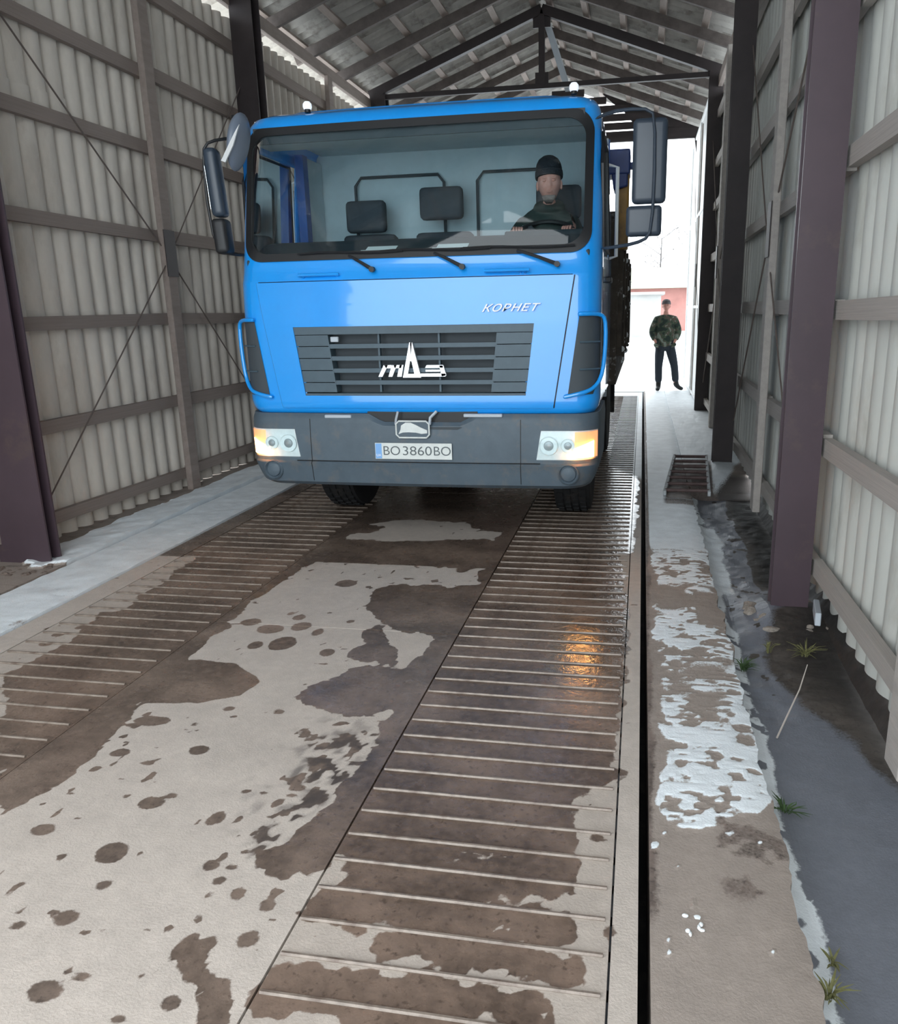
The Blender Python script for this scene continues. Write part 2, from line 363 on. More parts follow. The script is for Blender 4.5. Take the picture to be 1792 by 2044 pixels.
SPOTS = [(-1.89, 1.96, 0.045, 0.034), (-1.59, 1.9, 0.057, 0.054), (-1.65, 1.58, 0.028, 0.019), (-1.54, 1.63, 0.039, 0.035), (-1.52, 1.76, 0.026, 0.024), (-1.35, 2.12, 0.033, 0.039), (-1.79, 2.38, 0.031, 0.019), (-1.25, 1.89, 0.03, 0.027), (-1.18, 1.89, 0.026, 0.019), (-1.19, 1.83, 0.024, 0.022), (-1.19, 1.77, 0.015, 0.017), (-1.11, 1.78, 0.026, 0.027), (-1.0, 1.76, 0.028, 0.032), (-1.0, 1.63, 0.032, 0.033), (-1.42, 1.39, 0.05, 0.038), (-1.62, 2.16, 0.052, 0.043), (-1.57, 2.21, 0.032, 0.022), (-1.76, 3.52, 0.072, 0.087), (-1.76, 3.75, 0.054, 0.068), (-1.91, 3.69, 0.081, 0.067), (-1.89, 3.48, 0.041, 0.054), (-1.77, 4.45, 0.069, 0.073), (-1.49, 3.44, 0.04, 0.047), (-1.64, 2.5, 0.048, 0.041), (-2.08, 2.28, 0.045, 0.036), (-2.09, 2.2, 0.073, 0.046), (-1.94, 2.44, 0.042, 0.034), (-1.96, 2.68, 0.084, 0.047), (-1.64, 3.68, 0.032, 0.052), (-1.69, 2.83, 0.03, 0.025), (-1.46, 2.84, 0.029, 0.025), (-1.26, 2.27, 0.021, 0.014), (-1.16, 2.28, 0.024, 0.017), (-1.16, 2.33, 0.035, 0.024), (-1.18, 1.52, 0.01, 0.011), (-1.21, 1.47, 0.013, 0.012), (-1.36, 1.45, 0.033, 0.017), (-0.09, 2.21, 0.031, 0.02), (-0.04, 1.81, 0.022, 0.025), (-0.18, 3.2, 0.043, 0.024), (-3.01, 3.47, 0.038, 0.031), (-2.99, 3.34, 0.042, 0.035), (-2.96, 3.57, 0.033, 0.026), (-1.09, 1.41, 0.03, 0.024), (-1.19, 1.35, 0.026, 0.018), (-1.52, 3.85, 0.027, 0.028), (-2.06, 3.77, 0.061, 0.056), (-1.77, 2.69, 0.017, 0.016), (-1.1, 1.62, 0.019, 0.015), (-1.82, 3.87, 0.039, 0.043), (-1.89, 3.92, 0.022, 0.03)]


def _hash(ix, iy, seed):
    h = (ix * 374761393 + iy * 668265263 + seed * 974634777) & 0xFFFFFFFF
    h = ((h ^ (h >> 13)) * 1274126177) & 0xFFFFFFFF
    return ((h ^ (h >> 16)) & 0xFFFF) / 65535.0
def vnoise(x, y, f, seed=0, octaves=3):
    out = np.zeros_like(x); amp = 1.0; tot = 0.0
    for o in range(octaves):
        xx, yy = x * f, y * f; ix = np.floor(xx).astype(np.int64); iy = np.floor(yy).astype(np.int64)
        tx, ty = xx - ix, yy - iy; tx = tx*tx*(3-2*tx); ty = ty*ty*(3-2*ty)
        a, b_, c, d = (_hash(ix, iy, seed+o), _hash(ix+1, iy, seed+o), _hash(ix, iy+1, seed+o), _hash(ix+1, iy+1, seed+o))
        out += amp * ((a*(1-tx)+b_*tx)*(1-ty) + (c*(1-tx)+d*tx)*ty); tot += amp; amp *= 0.5; f *= 2.1
    return out / tot
def inpoly(x, y, poly):
    ins = np.zeros(x.shape, bool); n = len(poly)
    for i in range(n):
        x1, y1 = poly[i]; x2, y2 = poly[i-1]
        if y1 == y2: continue
        c = ((y1 > y) != (y2 > y)) & (x < (x2-x1)*(y-y1)/(y2-y1)+x1)
        ins ^= c
    return ins
def pdist(x, y, poly):
    """signed distance in metres, positive inside"""
    out = np.full(x.shape, -9.0)
    xs = [p[0] for p in poly]; ys = [p[1] for p in poly]
    q = (x > min(xs)-.1) & (x < max(xs)+.1) & (y > min(ys)-.1) & (y < max(ys)+.1)
    if not q.any(): return out
    X, Y = x[q], y[q]; d2 = np.full(X.shape, 1e9); n = len(poly)
    for i in range(n):
        x1, y1 = poly[i-1]; x2, y2 = poly[i]; vx, vy = x2-x1, y2-y1; l2 = vx*vx+vy*vy+1e-12
        t = np.clip(((X-x1)*vx+(Y-y1)*vy)/l2, 0, 1)
        d2 = np.minimum(d2, (X-x1-t*vx)**2+(Y-y1-t*vy)**2)
    d = np.sqrt(d2); d[~inpoly(X, Y, poly)] *= -1; out[q] = d
    return out
def soft(d, w=0.03): return np.clip(0.5 + d/w, 0, 1)
def deck_state(x, y):
    dx = (vnoise(x, y, 9, 1) - .5) * 0.09; dy = (vnoise(x, y, 9, 5) - .5) * 0.12
    dx += (vnoise(x, y, 34, 2, 2) - .5) * 0.03; dy += (vnoise(x, y, 34, 6, 2) - .5) * 0.04
    X, Y = x + dx, y + dy
    wet = np.zeros_like(x); soaked = np.zeros_like(x)
    for i, p in enumerate(WET_SHAPES):
        k = 0.3 if i == 1 else 1.0
        wet = np.maximum(wet, soft(pdist(x + dx*k, y + dy*k, p)))
    wet = np.maximum(wet, np.minimum(soft(y - 4.85), soft(-0.12 - X)))
    wet = np.maximum(wet, np.minimum(soft(y - 5.3), soft(0.0 - X)))
    for p in DRY_SHAPES: wet = np.minimum(wet, 1 - soft(pdist(X, Y, p)))
    big = wet.copy()
    for cx_, cy_, rx, ry in SPOTS:
        r = min(rx, ry)
        wet = np.maximum(wet, soft((1 - np.sqrt(((x+dx*.25-cx_)/rx)**2 + ((y+dy*.25-cy_)/ry)**2))*r, 0.025) * 0.8)
    sp = vnoise(x, y, 22, 11, 2)
    near = np.exp(-(((x+1.12)/0.16)**2 + ((y-2.4)/0.42)**2)) + 0.8*np.exp(-(((x+2.05)/0.12)**2 + ((y-2.6)/0.7)**2)) + 0.4*np.exp(-(((x+1.5)/0.5)**2 + ((y-4.6)/0.25)**2))
    wet = np.maximum(wet, np.clip(.5 + (sp - 0.84 + 0.24*near)*6, 0, 1))
    for p in SOAKED_SHAPES:
        q = np.minimum(soft(pdist(X, Y, p), .06), np.clip(.5 + (vnoise(x, y, 24, 21, 3) - 0.50)*14, 0, 1))
        soaked = np.maximum(soaked, q*0.75); wet = np.maximum(wet, q)
    soaked = np.maximum(soaked, 0.75*np.clip((vnoise(x, y, 20, 31, 2) - 0.60)*8, 0, 1)*np.exp(-(((x+1.15)/0.14)**2 + ((y-2.45)/0.35)**2) * 0.8))
    stain = 0.12*np.clip((vnoise(x, y, 4, 77, 4)-0.5)*4, 0, 1)*np.exp(-(((x+1.55)/0.35)**2 + ((y-2.45)/0.35)**2))
    soaked = np.maximum(soaked, stain)
    snow = np.clip((y - 7.6 + (x+0.1)*2.0) * 1.2, 0, 1) * (x > -0.32) * 0.9
    snow = np.maximum(snow, np.clip((y - 15.2)*1.5, 0, 1))
    deck_state.water = np.maximum(0.72*np.clip(big*2, 0, 1), np.clip((x + 0.62)*4, 0, 1)*(x < -0.03)*np.clip((y-2.7)*1.5, 0, 1))
    return wet, soaked, snow
def paint_state(o, fn, zsnow=0.0):
    me = o.data; n = len(me.vertices); co = np.zeros(n*3); me.vertices.foreach_get('co', co); co = co.reshape(-1, 3)
    w, s, sn = fn(co[:, 0], co[:, 1])
    if zsnow:
        co[:, 2] += zsnow * np.clip(sn, 0, 1) * (0.5 + vnoise(co[:, 0], co[:, 1], 6, 3)); me.vertices.foreach_set('co', co.ravel())
    wa = getattr(fn, 'water', None)
    if wa is None or len(wa) != n: wa = np.zeros(n)
    for nm, arr in (('wet', w), ('soaked', s), ('snow', sn), ('water', wa)):
        a = me.attributes.new(nm, 'FLOAT', 'POINT'); a.data.foreach_set('value', np.asarray(arr, dtype=np.float32))
def slab(name, x0, x1, y0, y1, m_, parent, fn, z=0.0, th=0.08, step=0.014, zsnow=0.0, far=7.0):
    """a slab with a finely divided top and closed sides"""
    nx = max(2, int((x1-x0)/step)+1)
    ys = []; y = y0
    while y < y1 - 1e-6:
        ys.append(y); y += step*1.3 if y < far else step*5
    ys.append(y1); xs = np.linspace(x0, x1, nx)
    b = MB(); b.grid([[(xx, yy, z) for xx in xs] for yy in ys])
    nc = nx; nr = len(ys)
    loop = [j for j in range(nc)] + [i*nc+nc-1 for i in range(1, nr)] + [(nr-1)*nc+j for j in range(nc-2, -1, -1)] + [i*nc for i in range(nr-2, 0, -1)]
    base = len(b.v)
    for i in loop: b.v.append((b.v[i][0], b.v[i][1], z-th))
    k = len(loop)
    for i in range(k): b.f.append((loop[i], base+i, base+(i+1) % k, loop[(i+1) % k]))
    o = b.build(name, m_, parent, fix=False)
    paint_state(o, fn, zsnow)
    return o

# ================================================================== SETTING
# ---- snow field round the shed
fl = MB()
X0, X1 = -4.6, 1.35
for a, b_, c, d in ((-160, 160, 16.55, 160), (-160, 160, -120, -1.0), (-160, X0, -1.0, 16.55), (X1, 160, -1.0, 16.55)):
    fl.box(a, b_, c, d, -0.4, -0.012)

floor_o = tag(fl.build('floor', MT['snowfield']), 'trampled white snow field outside both open ends of the shed', 'snow', kind='structure')
MB().box(X0-.01, X1+.01, -1.01, 16.56, -0.45, -0.36).build('bare_earth', MT['chassis'], floor_o)

# ---- weighbridge platform: ribbed wheel strips, concrete slabs between them
deck = empty('weighbridge_platform', (0, 0, 0), 'long concrete and steel weighbridge platform with two ribbed wheel strips', 'platform', kind='structure')
G = 0.006
slab('edge_strip', -0.038 + G/2, 0.034, 0.2, 16.3, MT['deck'], deck, deck_state, step=0.02)
slab('edge_strip', -3.30, -3.13 - G/2, 0.9, 16.3, MT['deck'], deck, deck_state, step=0.02)
slab('ribbed_plate', -0.895 + G/2, -0.038 - G/2, 0.2, 16.3, MT['deck_rib'], deck, deck_state, z=-0.002)
slab('ribbed_plate', -3.13 + G/2, -2.262 - G/2, 0.9, 16.3, MT['deck_rib'], deck, deck_state, z=-0.002)
for a, b_ in ((0.2, 3.745), (3.755, 7.0), (7.01, 10.2), (10.21, 13.3), (13.31, 16.3)):
    slab('concrete_slab', -2.262 + G/2, -0.895 - G/2, a, b_, MT['deck'], deck, deck_state)
MB().box(-3.29, 0.03, 0.0, 16.28, -0.3, -0.081).build('steel_underframe', MT['steel_dark'], deck)
# welded ribs, each one a bar
rb = MB(); rb.tube([(-0.415, 0, 0), (-0.2, 0, 0.0006), (0, 0, 0), (0.2, 0, -0.0006), (0.415, 0, 0)], 0.0065, 6)
r0 = rb.build('rib', MT['rib'], deck, smooth=True)
first = True
for xc in (-0.47, -2.696):
    y = 0.98 if xc > -1 else 1.6
    while y < 15.6:
        o = r0 if first else inst(r0, deck)
        o.location = (xc, y, 0.0005); o.rotation_euler = (random.uniform(-.1,.1), 0, random.uniform(-0.003, 0.003)); first = False
        y += 0.1255 + random.uniform(-0.002, 0.002)
# dark slots along the outer seam of the near strip
sl = MB(); y = 1.25
while y < 4.0:
    sl.box(-0.0405, -0.0355, y, y+0.085, -0.004, 0.0006); y += 0.125
sl.build('seam_slots', MT['black'], deck)

# ---- walkway slab to the right of the gap
def walk_state(x, y):
    n = vnoise(x, y, 7, 40); n2 = vnoise(x, y, 3, 41); e = vnoise(x, y, 16, 42)
    band = np.minimum(soft(y - (2.42 + 0.16*(n-.5) - 0.10*np.sin((x-.1)*12))), soft(x - (0.105 + 0.10*(n-.42))))
    snow = band * np.clip(1.12 - 6.0*np.clip(e-.53, 0, 1) - 4.0*np.clip(n2-.57, 0, 1) - 2.5*np.clip(vnoise(x*.5, y*1.6, 40, 47, 2)-.5, 0, 1), 0, 1)
    bare = np.minimum(np.minimum(soft(y-4.25, .1), soft(4.72-y, .1)), np.clip(.5 + (vnoise(x, y, 5, 44)-.36)*6, 0, 1))
    bare = np.maximum(bare, np.minimum(np.minimum(soft(x-.33), soft(y-4.05, .08)), soft(4.6-y, .08)))
    snow = np.minimum(snow, 1 - 0.8*bare)
    snow = np.maximum(snow, 0.86*soft(y-5.4, .3)*soft(x-.09))
    snow = np.minimum(snow, 1 - 0.6*np.minimum(soft(y-6.75, .15), soft(7.05-y, .15))*soft(x-.2, .1))
    snow = np.maximum(snow, np.clip((vnoise(x, y, 26, 45, 2) - 0.82)*14, 0, 1)*(y <= 2.35))
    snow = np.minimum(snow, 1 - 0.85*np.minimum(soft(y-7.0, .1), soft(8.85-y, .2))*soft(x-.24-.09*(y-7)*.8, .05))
    wet = 0.62*soft(0.10 + 0.05*(n-.5) - x, .05)*soft(y-1.8, .3)
    wet = np.maximum(wet, np.minimum(soft(y-7.0, .1), soft(8.85-y, .2))*(x > .24))  # ground beneath the ladder set darker, with snow kept off
    wet = np.maximum(wet, 0.55*soft(y-1.95, .15)*soft(2.5-y, .15)*soft(x-.24, .1)*np.clip(.5+(n-.5)*8, 0, 1))
    wet = np.maximum(wet, 0.45*(x < 0.2)*soft(1.6-y, .3)*np.clip(.5+(n-.6)*8, 0, 1))
    wet = np.maximum(wet, 0.8*soft(y-6.5, .2)*soft(7.4-y, .2)*(x > 0.15))
    return wet, np.zeros_like(x), snow
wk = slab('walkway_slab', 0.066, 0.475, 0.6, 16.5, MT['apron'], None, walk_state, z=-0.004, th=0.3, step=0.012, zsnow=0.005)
me = wk.data                                   # the broken outer edge
for v in me.vertices:
    if v.co.x > 0.36:
        k = (v.co.x - 0.36) / 0.115
        n_ = float(vnoise(np.array([0.3]), np.array([v.co.y]), 5, 60)[0]) - 0.5; n2_ = float(vnoise(np.array([0.3]), np.array([v.co.y]), 18, 61)[0]) - 0.5
        v.co.x += k * (0.05 * n_ + 0.03 * n2_)
        if v.co.z > -0.05: v.co.z -= 0.012 * k * k
tag(wk, 'long worn concrete walkway with patches of pale snow beside the weighbridge', 'walkway', kind='structure')
# snow filled ground between the walkway and the far columns
def far_state(x, y):
    lad = np.minimum(soft(y-6.9, .1), soft(8.85-y, .15))*soft(.68+.05*(y-7)-x, .06)  # darker bare patch beneath the ladder
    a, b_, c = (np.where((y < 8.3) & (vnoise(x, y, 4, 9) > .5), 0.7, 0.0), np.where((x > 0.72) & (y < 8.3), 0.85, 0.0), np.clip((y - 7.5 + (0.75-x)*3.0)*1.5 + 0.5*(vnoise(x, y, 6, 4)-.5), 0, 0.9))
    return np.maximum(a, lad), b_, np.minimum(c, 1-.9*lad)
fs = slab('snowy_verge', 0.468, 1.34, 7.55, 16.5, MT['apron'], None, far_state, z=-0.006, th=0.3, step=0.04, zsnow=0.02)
me = fs.data
for v in me.vertices:
    k = min(1, max(0, (v.co.y-7.55)/1.0)); k = k*k*(3-2*k)
    q = min(1, max(0, (v.co.x-0.52)/0.2))
    v.co.z -= (1-k)*q*0.125
tag(fs, 'snow covered ground strip between the walkway and the dark columns', 'ground', kind='structure')
# drain channel, lower than the walkway
def chan_state(x, y):
    n = vnoise(x, y, 4, 70); n2 = vnoise(x, y, 14, 71)
    xb = np.interp(y, [2.3, 2.9, 3.3, 3.85, 4.2, 4.5], [1.08, .97, .84, .68, .66, .74])
    w = 0.9*soft(x - (xb + 0.12*(n-.5)), .22)*soft(4.6-y, .2)
    w = np.maximum(w, np.minimum(soft(x - (0.80 + .1*(n-.5)), .06), soft(y-5.0, .2)))
    w = np.maximum(w, np.clip(.5+(n2-.72)*8, 0, 1)*(y > 3.5))
    s = 0.9*np.minimum(soft(x - (0.84 + .1*(n-.5)), .08), soft(y-5.1, .2))
    s = np.maximum(s, 0.75*soft(x-(xb+.16), .2))
    sn = 0.8*np.minimum(soft(0.55 + 0.08*(n-.5) - x, .05), np.clip(.5+(n2-.32)*8, 0, 1))*(y > 1.7)
    sn = np.maximum(sn, 0.7*np.minimum(np.minimum(soft(y-4.9, .2), soft(6.6-y, .3)), soft(.64+.15*(n-.5)-x, .05)))
    return w, s, sn
ch = slab('drain_channel', 0.47, 1.38, 0.0, 7.6, MT['channel'], None, chan_state, z=-0.14, th=0.2, step=0.016)
me = ch.data; nv = len(me.vertices); co = np.zeros(nv*3); me.vertices.foreach_get('co', co); co = co.reshape(-1, 3)
x_, y_ = co[:, 0], co[:, 1]
rise = 0.075*np.exp(-((y_-4.55)/0.33)**2)*np.clip((x_-0.56)/0.2, 0, 1) + 0.03*np.exp(-((x_-0.48)/0.05)**2) + 0.17*np.clip((x_-1.04)/0.12, 0, 1)
rise += (0.02*(y_ > 3.3) + 0.006)*(vnoise(x_, y_, 8, 80) - .5)
co[:, 2] += rise*(co[:, 2] > -0.2); me.vertices.foreach_set('co', co.ravel())
tag(ch, 'low grey icy drain channel between the broken kerb and the pale wall', 'channel', kind='structure')

# ---- snowy apron left of the platform: two courses with a dark joint
ap = empty('apron', (0,0,0), 'snow dusted concrete apron with a dark joint along the slatted wall', 'apron', kind='structure')
def apron_state(x, y):
    n = vnoise(x, y, 5, 50); n2 = vnoise(x*0.6, y*2, 12, 51)
    sn = np.clip(0.95 - np.clip((4.3-y)*0.35, 0, .6)*(n2*1.5) - 1.4*np.clip(n-.62, 0, 1), 0, 1)
    brown = (y < 5.4) & (x < -3.82) & (vnoise(x, y, 3, 53) + (4.9-y)*0.3 > 0.62)
    sn[brown] = 0.1
    sn[x < -4.16 - 0.05*(n-.5)] = 0.05
    w = np.where((n2 > 0.6), 0.5, 0.0)
    return w, np.zeros_like(x), sn
slab('concrete_slab', -3.785, -3.315, 0.9, 16.5, MT['apron'], ap, apron_state, z=0.0, th=0.3, step=0.02, zsnow=0.012)
slab('concrete_slab', -4.60, -3.825, 0.9, 16.5, MT['apron'], ap, apron_state, z=0.002, th=0.3, step=0.022, zsnow=0.03)

# ---- corrugated sheet prototype
PITCH = 0.19
def sheet_mb(n_waves, length, depth=0.078, th=0.007, seg=10, ex=0.55, cut=0.30):
    b = MB(); N_ = n_waves*seg + 1; pts = []
    for i in range(N_):
        t = i/seg; c = depth*max(0.0, min(1.0, abs(math.sin(math.pi*t))*1.12 - cut)) ** ex
        pts.append((t*PITCH, c))
    # crest towards +x; runs along +y, height +z
    f0 = [(c, p, 0) for p, c in pts]; f1 = [(c, p, length) for p, c in pts]
    g0 = [(c-th, p, 0) for p, c in pts]; g1 = [(c-th, p, length) for p, c in pts]
    b.v = [tuple(q) for q in f0+f1+g0+g1]
    for i in range(N_-1):
        b.f += [(i, i+1, N_+i+1, N_+i), (2*N_+i+1, 2*N_+i, 3*N_+i, 3*N_+i+1), (i+1, i, 2*N_+i, 2*N_+i+1), (N_+i, N_+i+1, 3*N_+i+1, 3*N_+i)]
    for e in (0, N_-1): b.f.append((e, N_+e, 3*N_+e, 2*N_+e))
    return b
GZ = [0.17, 0.86, 1.60, 2.33, 3.06, 3.68, 4.35]         # girt heights
POSTS = [0.45, 4.62, 8.78, 13.3, 17.6]
def wall(side):
    s = 1 if side == 'left' else -1
    xw = -4.425 if side == 'left' else 1.10             # sheet plane
    root = empty('wall_' + side, (0,0,0), 'left shed wall of corrugated grey sheets on timber rails between steel columns' if side == 'left'
                 else 'right shed wall of pale corrugated sheets on timber rails behind purple columns', 'wall', kind='structure')
    ms_, mt_ = (MT['slate'], MT['timber']) if side == 'left' else (MT['slate_pale'], MT['timber_pale'])
    sh = (sheet_mb(6, 1.70) if side == 'left' else sheet_mb(6, 1.70, depth=0.032, ex=0.8, cut=0.1)).build('corrugated_sheet', ms_, root, smooth=True, fix=True, angle=60)
    sh5 = None; firsts = True
    rows = [(-0.02, 1.70), (1.58, 1.66), (3.14, 1.50)]
    y = Y0; k = 0
    while y < Y1:
        for zi, (z0, L_) in enumerate(rows):
            o = sh if firsts else inst(sh, root); firsts = False
            o.scale = (1, 1, L_/1.70)
            dz = random.uniform(-0.045, 0.03) if zi == 0 else random.uniform(-.01, .01)
            o.location = (xw + s*0.006*(zi % 2) + random.uniform(-.003, .003), y + (0 if s == 1 else 6*PITCH), z0 + dz)
            o.rotation_euler = (0, random.uniform(-.003, .003), 0 if s == 1 else math.pi)
        y += 6*PITCH; k += 1
    # girts: planks spanning each half bay, standing a little proud and uneven
    fx = xw + (0.081 if s == 1 else -0.054)
    studs = [(a+b_)/2 + 0.3 for a, b_ in zip(POSTS, POSTS[1:])]
    studs[0] = 2.8; studs[1] = 6.97 if side == 'left' else 6.75
    ends = [Y0 + .02] + sorted(POSTS + studs) + [Y1 + 0.1]
    gm = MB().box(0, 1, -0.5, 0.5, -0.5, 0.5).build('timber_rail', mt_, root)
    firstg = True
    for gi, gz in enumerate(GZ):
        for a, b_ in zip(ends, ends[1:]):
            o = gm if firstg else inst(gm, root); firstg = False
            w = 0.105 + random.uniform(-.01, .012); th = 0.05
            if gi == 0: w = 0.09
            za, zb = gz + random.uniform(-.012, .012), gz + random.uniform(-.012, .012)
            if side == 'right' and a < 4 and gi < 2: za, zb = gz + 0.03, gz - 0.0
            o.scale = (th, (b_-a) - 0.004, w)
            o.location = (fx if s == 1 else fx - th, (a+b_)/2, (za+zb)/2); o.rotation_euler = (math.atan2(zb-za, b_-a), 0, 0)
    for st in studs:
        w = 0.15 if side == 'left' else 0.16
        MB().box(fx + s*0.052 - 0.0, fx + s*0.112, st-w/2, st+w/2, -0.03, 4.72).build('timber_stud', mt_, root, bevel=0.006)
        MB().box(fx + s*0.114, fx + s*0.122, st-.085, st+.085, 1.98, 2.38).build('gusset_plate', MT['steel_dark'], root)
    # steel columns, H section, flanges facing along the shed
    def column(yc, dark):
        xi = -4.05 if side == 'left' else (0.86 if yc > 12 else 0.775)          # inner face
        xo = xi - s*(0.245 if side == 'left' else 0.205)
        if side == 'left' and 4 < yc < 5: xi, xo = -3.93, -4.33
        a, b_ = min(xi, xo), max(xi, xo)
        z0 = -0.05 if side == 'left' else -0.16
        d = (0.11 if 4 < yc < 5 else 0.20) if side == 'left' else 0.12
        c = MB()
        c.box(a, b_, yc-d/2, yc-d/2+0.014, z0, 4.93); c.box(a, b_, yc+d/2-0.014, yc+d/2, z0, 4.93)
        m_ = (a+b_)/2
        c.box(m_-0.007, m_+0.007, yc-d/2+.014, yc+d/2-.014, z0, 4.93)
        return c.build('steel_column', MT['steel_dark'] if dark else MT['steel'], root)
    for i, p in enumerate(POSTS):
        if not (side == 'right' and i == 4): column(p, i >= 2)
    # top rail
    for a, b_ in zip(POSTS[:-1], POSTS[1:]):
        MB().box(fx if s == 1 else fx-0.06, fx+0.06 if s == 1 else fx, a+.01, b_-.01, 4.72, 4.86).build('eaves_rail', MT['timber'], root)
    # wind-bracing rods
    xr = fx + s*0.075
    for i in range(1, len(POSTS)-1):
        a, b_ = POSTS[i], POSTS[i+1]
        MB().tube([(xr, a+.05, 4.15), (xr, (a+b_)/2+.25, 2.2), (xr, b_-.05, 0.45)], 0.007, 6).build('bracing_rod', MT['rod'], root)
        MB().tube([(xr+s*.02, a+.05, 0.02), (xr+s*.02, (a+b_)/2+.25, 2.12), (xr+s*.02, b_-.05, 4.0)], 0.006, 6).build('bracing_rod', MT['rod'], root)
    return root
wl_ = wall('left'); wr_ = wall('right')

# ---- roof
roof = empty('ceiling', (0,0,0), 'pitched shed roof of grey corrugated sheets on rafters, purlins and dark trusses', 'roof', kind='structure')
XC, ZE, ZA = -1.60, 4.93, 5.93              # ridge line, truss eave height, apex height
XL, XR = -4.32, 1.06
SL = (ZA-ZE)/(XC-XL)
def roof_z(x): return ZA - abs(x-XC)*SL
raf = []
ys = []
for a, b_ in zip([Y0]+POSTS, POSTS+[Y1]):
    n = max(1, round((b_-a)/1.05))
    for i in range(n): ys.append((a + (b_-a)*i/n, i == 0 and a in POSTS))
for y, is_truss in ys:
    for sx_ in (-1, 1):
        xe = XC + sx_*2.98
        if is_truss: continue
        MB().beam((XC, y, ZA+0.02), (xe, y, roof_z(xe)+0.02), 0.055, 0.13).build('rafter', MT['timber_dark'], roof)
for p in POSTS[:4]:
    dk = MT['steel_dark']
    t = MB()
    for sx_ in (-1, 1):
        xe = XL if sx_ < 0 else XR
        t.beam((XC, p, ZA), (xe, p, ZE), 0.10, 0.13)
    t.beam((XL, p, ZE-0.03), (XR, p, ZE-0.03), 0.06, 0.07)
    t.beam((XC, p, ZE), (XC, p, ZA), 0.07, 0.09)
    t.box(XC-0.13, XC+0.13, p-0.012, p+0.012, ZA-0.24, ZA+0.02); t.box(XC-0.1, XC+0.1, p-0.012, p+0.012, ZE-0.05, ZE+0.16)
    t.build('truss', dk, roof)
    if p > 8:      # pale timber diagonal strut behind the king post
        MB().beam((XC+0.05, p+0.12, ZA-0.1), (XC+0.32, p+0.9, ZE+0.1), 0.09, 0.04).build('timber_strut', MT['pale'], roof)
for sx_ in (-1, 1):
    for k in range(6):
        x = XC + sx_*(0.12 + k*0.545); z = roof_z(x) + 0.115
        for a, b_ in zip([Y0]+POSTS, POSTS+[Y1]):
            o = MB().box(-0.045, 0.045, a+.004, b_-.004, -0.022, 0.022).build('purlin', MT['timber'], roof)
            o.location = (x, 0, z); o.rotation_euler = (0, sx_*math.atan(SL), 0)
# sheets: corrugations run down the slope
rs = sheet_mb(6, 1.78, depth=0.05, ex=0.75, cut=0.1)
# turn the wall sheet into a roof sheet: run along y, length along x, crest up
b2 = MB(); b2.v = [(v[2], v[1], v[0]) for v in rs.v]; b2.f = rs.f
rsh = b2.build('corrugated_sheet', MT['roofslate'], roof, smooth=True, angle=60)
firsts = True; ang = math.atan(SL); Lh = 1.70*math.cos(ang)
y = Y0 - 0.1
while y < Y1 + 0.1:
    for sx_ in (-1, 1):
        for r_ in range(2):
            d0 = 0.02 + r_*1.62
            o = rsh if firsts else inst(rsh, roof); firsts = False
            x = XC + sx_*d0*math.cos(ang); z = ZA + 0.15 - d0*math.sin(ang) - (0.012*r_)
            if sx_ > 0:
                o.rotation_euler = (0, ang + random.uniform(-.004, .004), 0); o.location = (x, y, z)
            else:
                o.rotation_euler = (0, ang + random.uniform(-.004, .004), math.pi); o.location = (x, y + 6*PITCH, z)
    y += 6*PITCH
MB().tube([(XC, Y0-.15, ZA+.22), (XC, Y1+.2, ZA+.22)], 0.09, 8).build('ridge_cap', MT['roofslate'], roof)
# gable of level boards over the far opening, with open joints towards the middle
z = 4.93
while z < ZA + 0.05:
    hw_ = min(2.72, (ZA + 0.06 - (z+.13))/SL)
    if hw_ > 0.1: MB().prism([(XC-hw_-.3*(hw_ > 2.6)*0, z), (XC+hw_, z), (XC+max(.05, hw_-.13/SL*0), z+.132), (XC-hw_, z+.132)], Y1-0.33, Y1-0.305).build('gable_board', MT['steel_dark'], roof)
    z += 0.162
MB().prism([(-.12, 4.90), (1.08, 4.90), (1.08, 5.02), (-.95, 5.80), (-.72, 5.60), (-.48, 5.42), (-.35, 5.26), (-.15, 5.08)], Y1-0.30, Y1-0.28).build('cover_panel', MT['steel_dark'], roof)
MB().box(XL, XR, Y1-0.36, Y1-0.29, 4.86, 4.97).build('lintel_beam', MT['steel_dark'], roof)
# torn corner board hanging at the right end of the lintel
MB().prism([(0.90, 4.90), (1.05, 4.90), (0.98, 4.40)], Y1-0.40, Y1-0.385).build('hanging_board', MT['steel_dark'], roof)

# ---- column feet and rubble
def lumps(name, c, n, spread, size, m_, label, cat, seed, group=None):
    rnd = random.Random(seed); root = empty(name, c, label, cat, group)
    for i in range(n):
        b = bmesh.new(); bmesh.ops.create_icosphere(b, subdivisions=2, radius=1)
        sx_, sy_, sz_ = (rnd.uniform(.5, 1.3)*size for _ in range(3))
        for v in b.verts:
            q = 1 + 0.35*(rnd.random()-.5); v.co = Vector((v.co.x*sx_*q, v.co.y*sy_*q, v.co.z*sz_*0.55*q))
        me_ = bpy.data.meshes.new('lump'); b.to_mesh(me_); b.free(); me_.materials.append(m_)
        o = bpy.data.objects.new('lump', me_); COL.objects.link(o); o.parent = root
        o.location = (rnd.uniform(-1, 1)*spread[0], rnd.uniform(-1, 1)*spread[1], sz_*0.25)
    return root
lumps('rubble_heap', (0.86, 4.50, -0.115), 26, (0.20, 0.20), 0.045, MT['rubble'], 'crumbled pale concrete heaped round the foot of the nearest right column', 'rubble', 3)
lumps('rubble_heap', (-4.02, 4.42, -0.012), 26, (0.20, 0.13), 0.034, MT['mud'], 'brown frozen mud and rubble heaped round the foot of the nearest left column', 'rubble', 5)
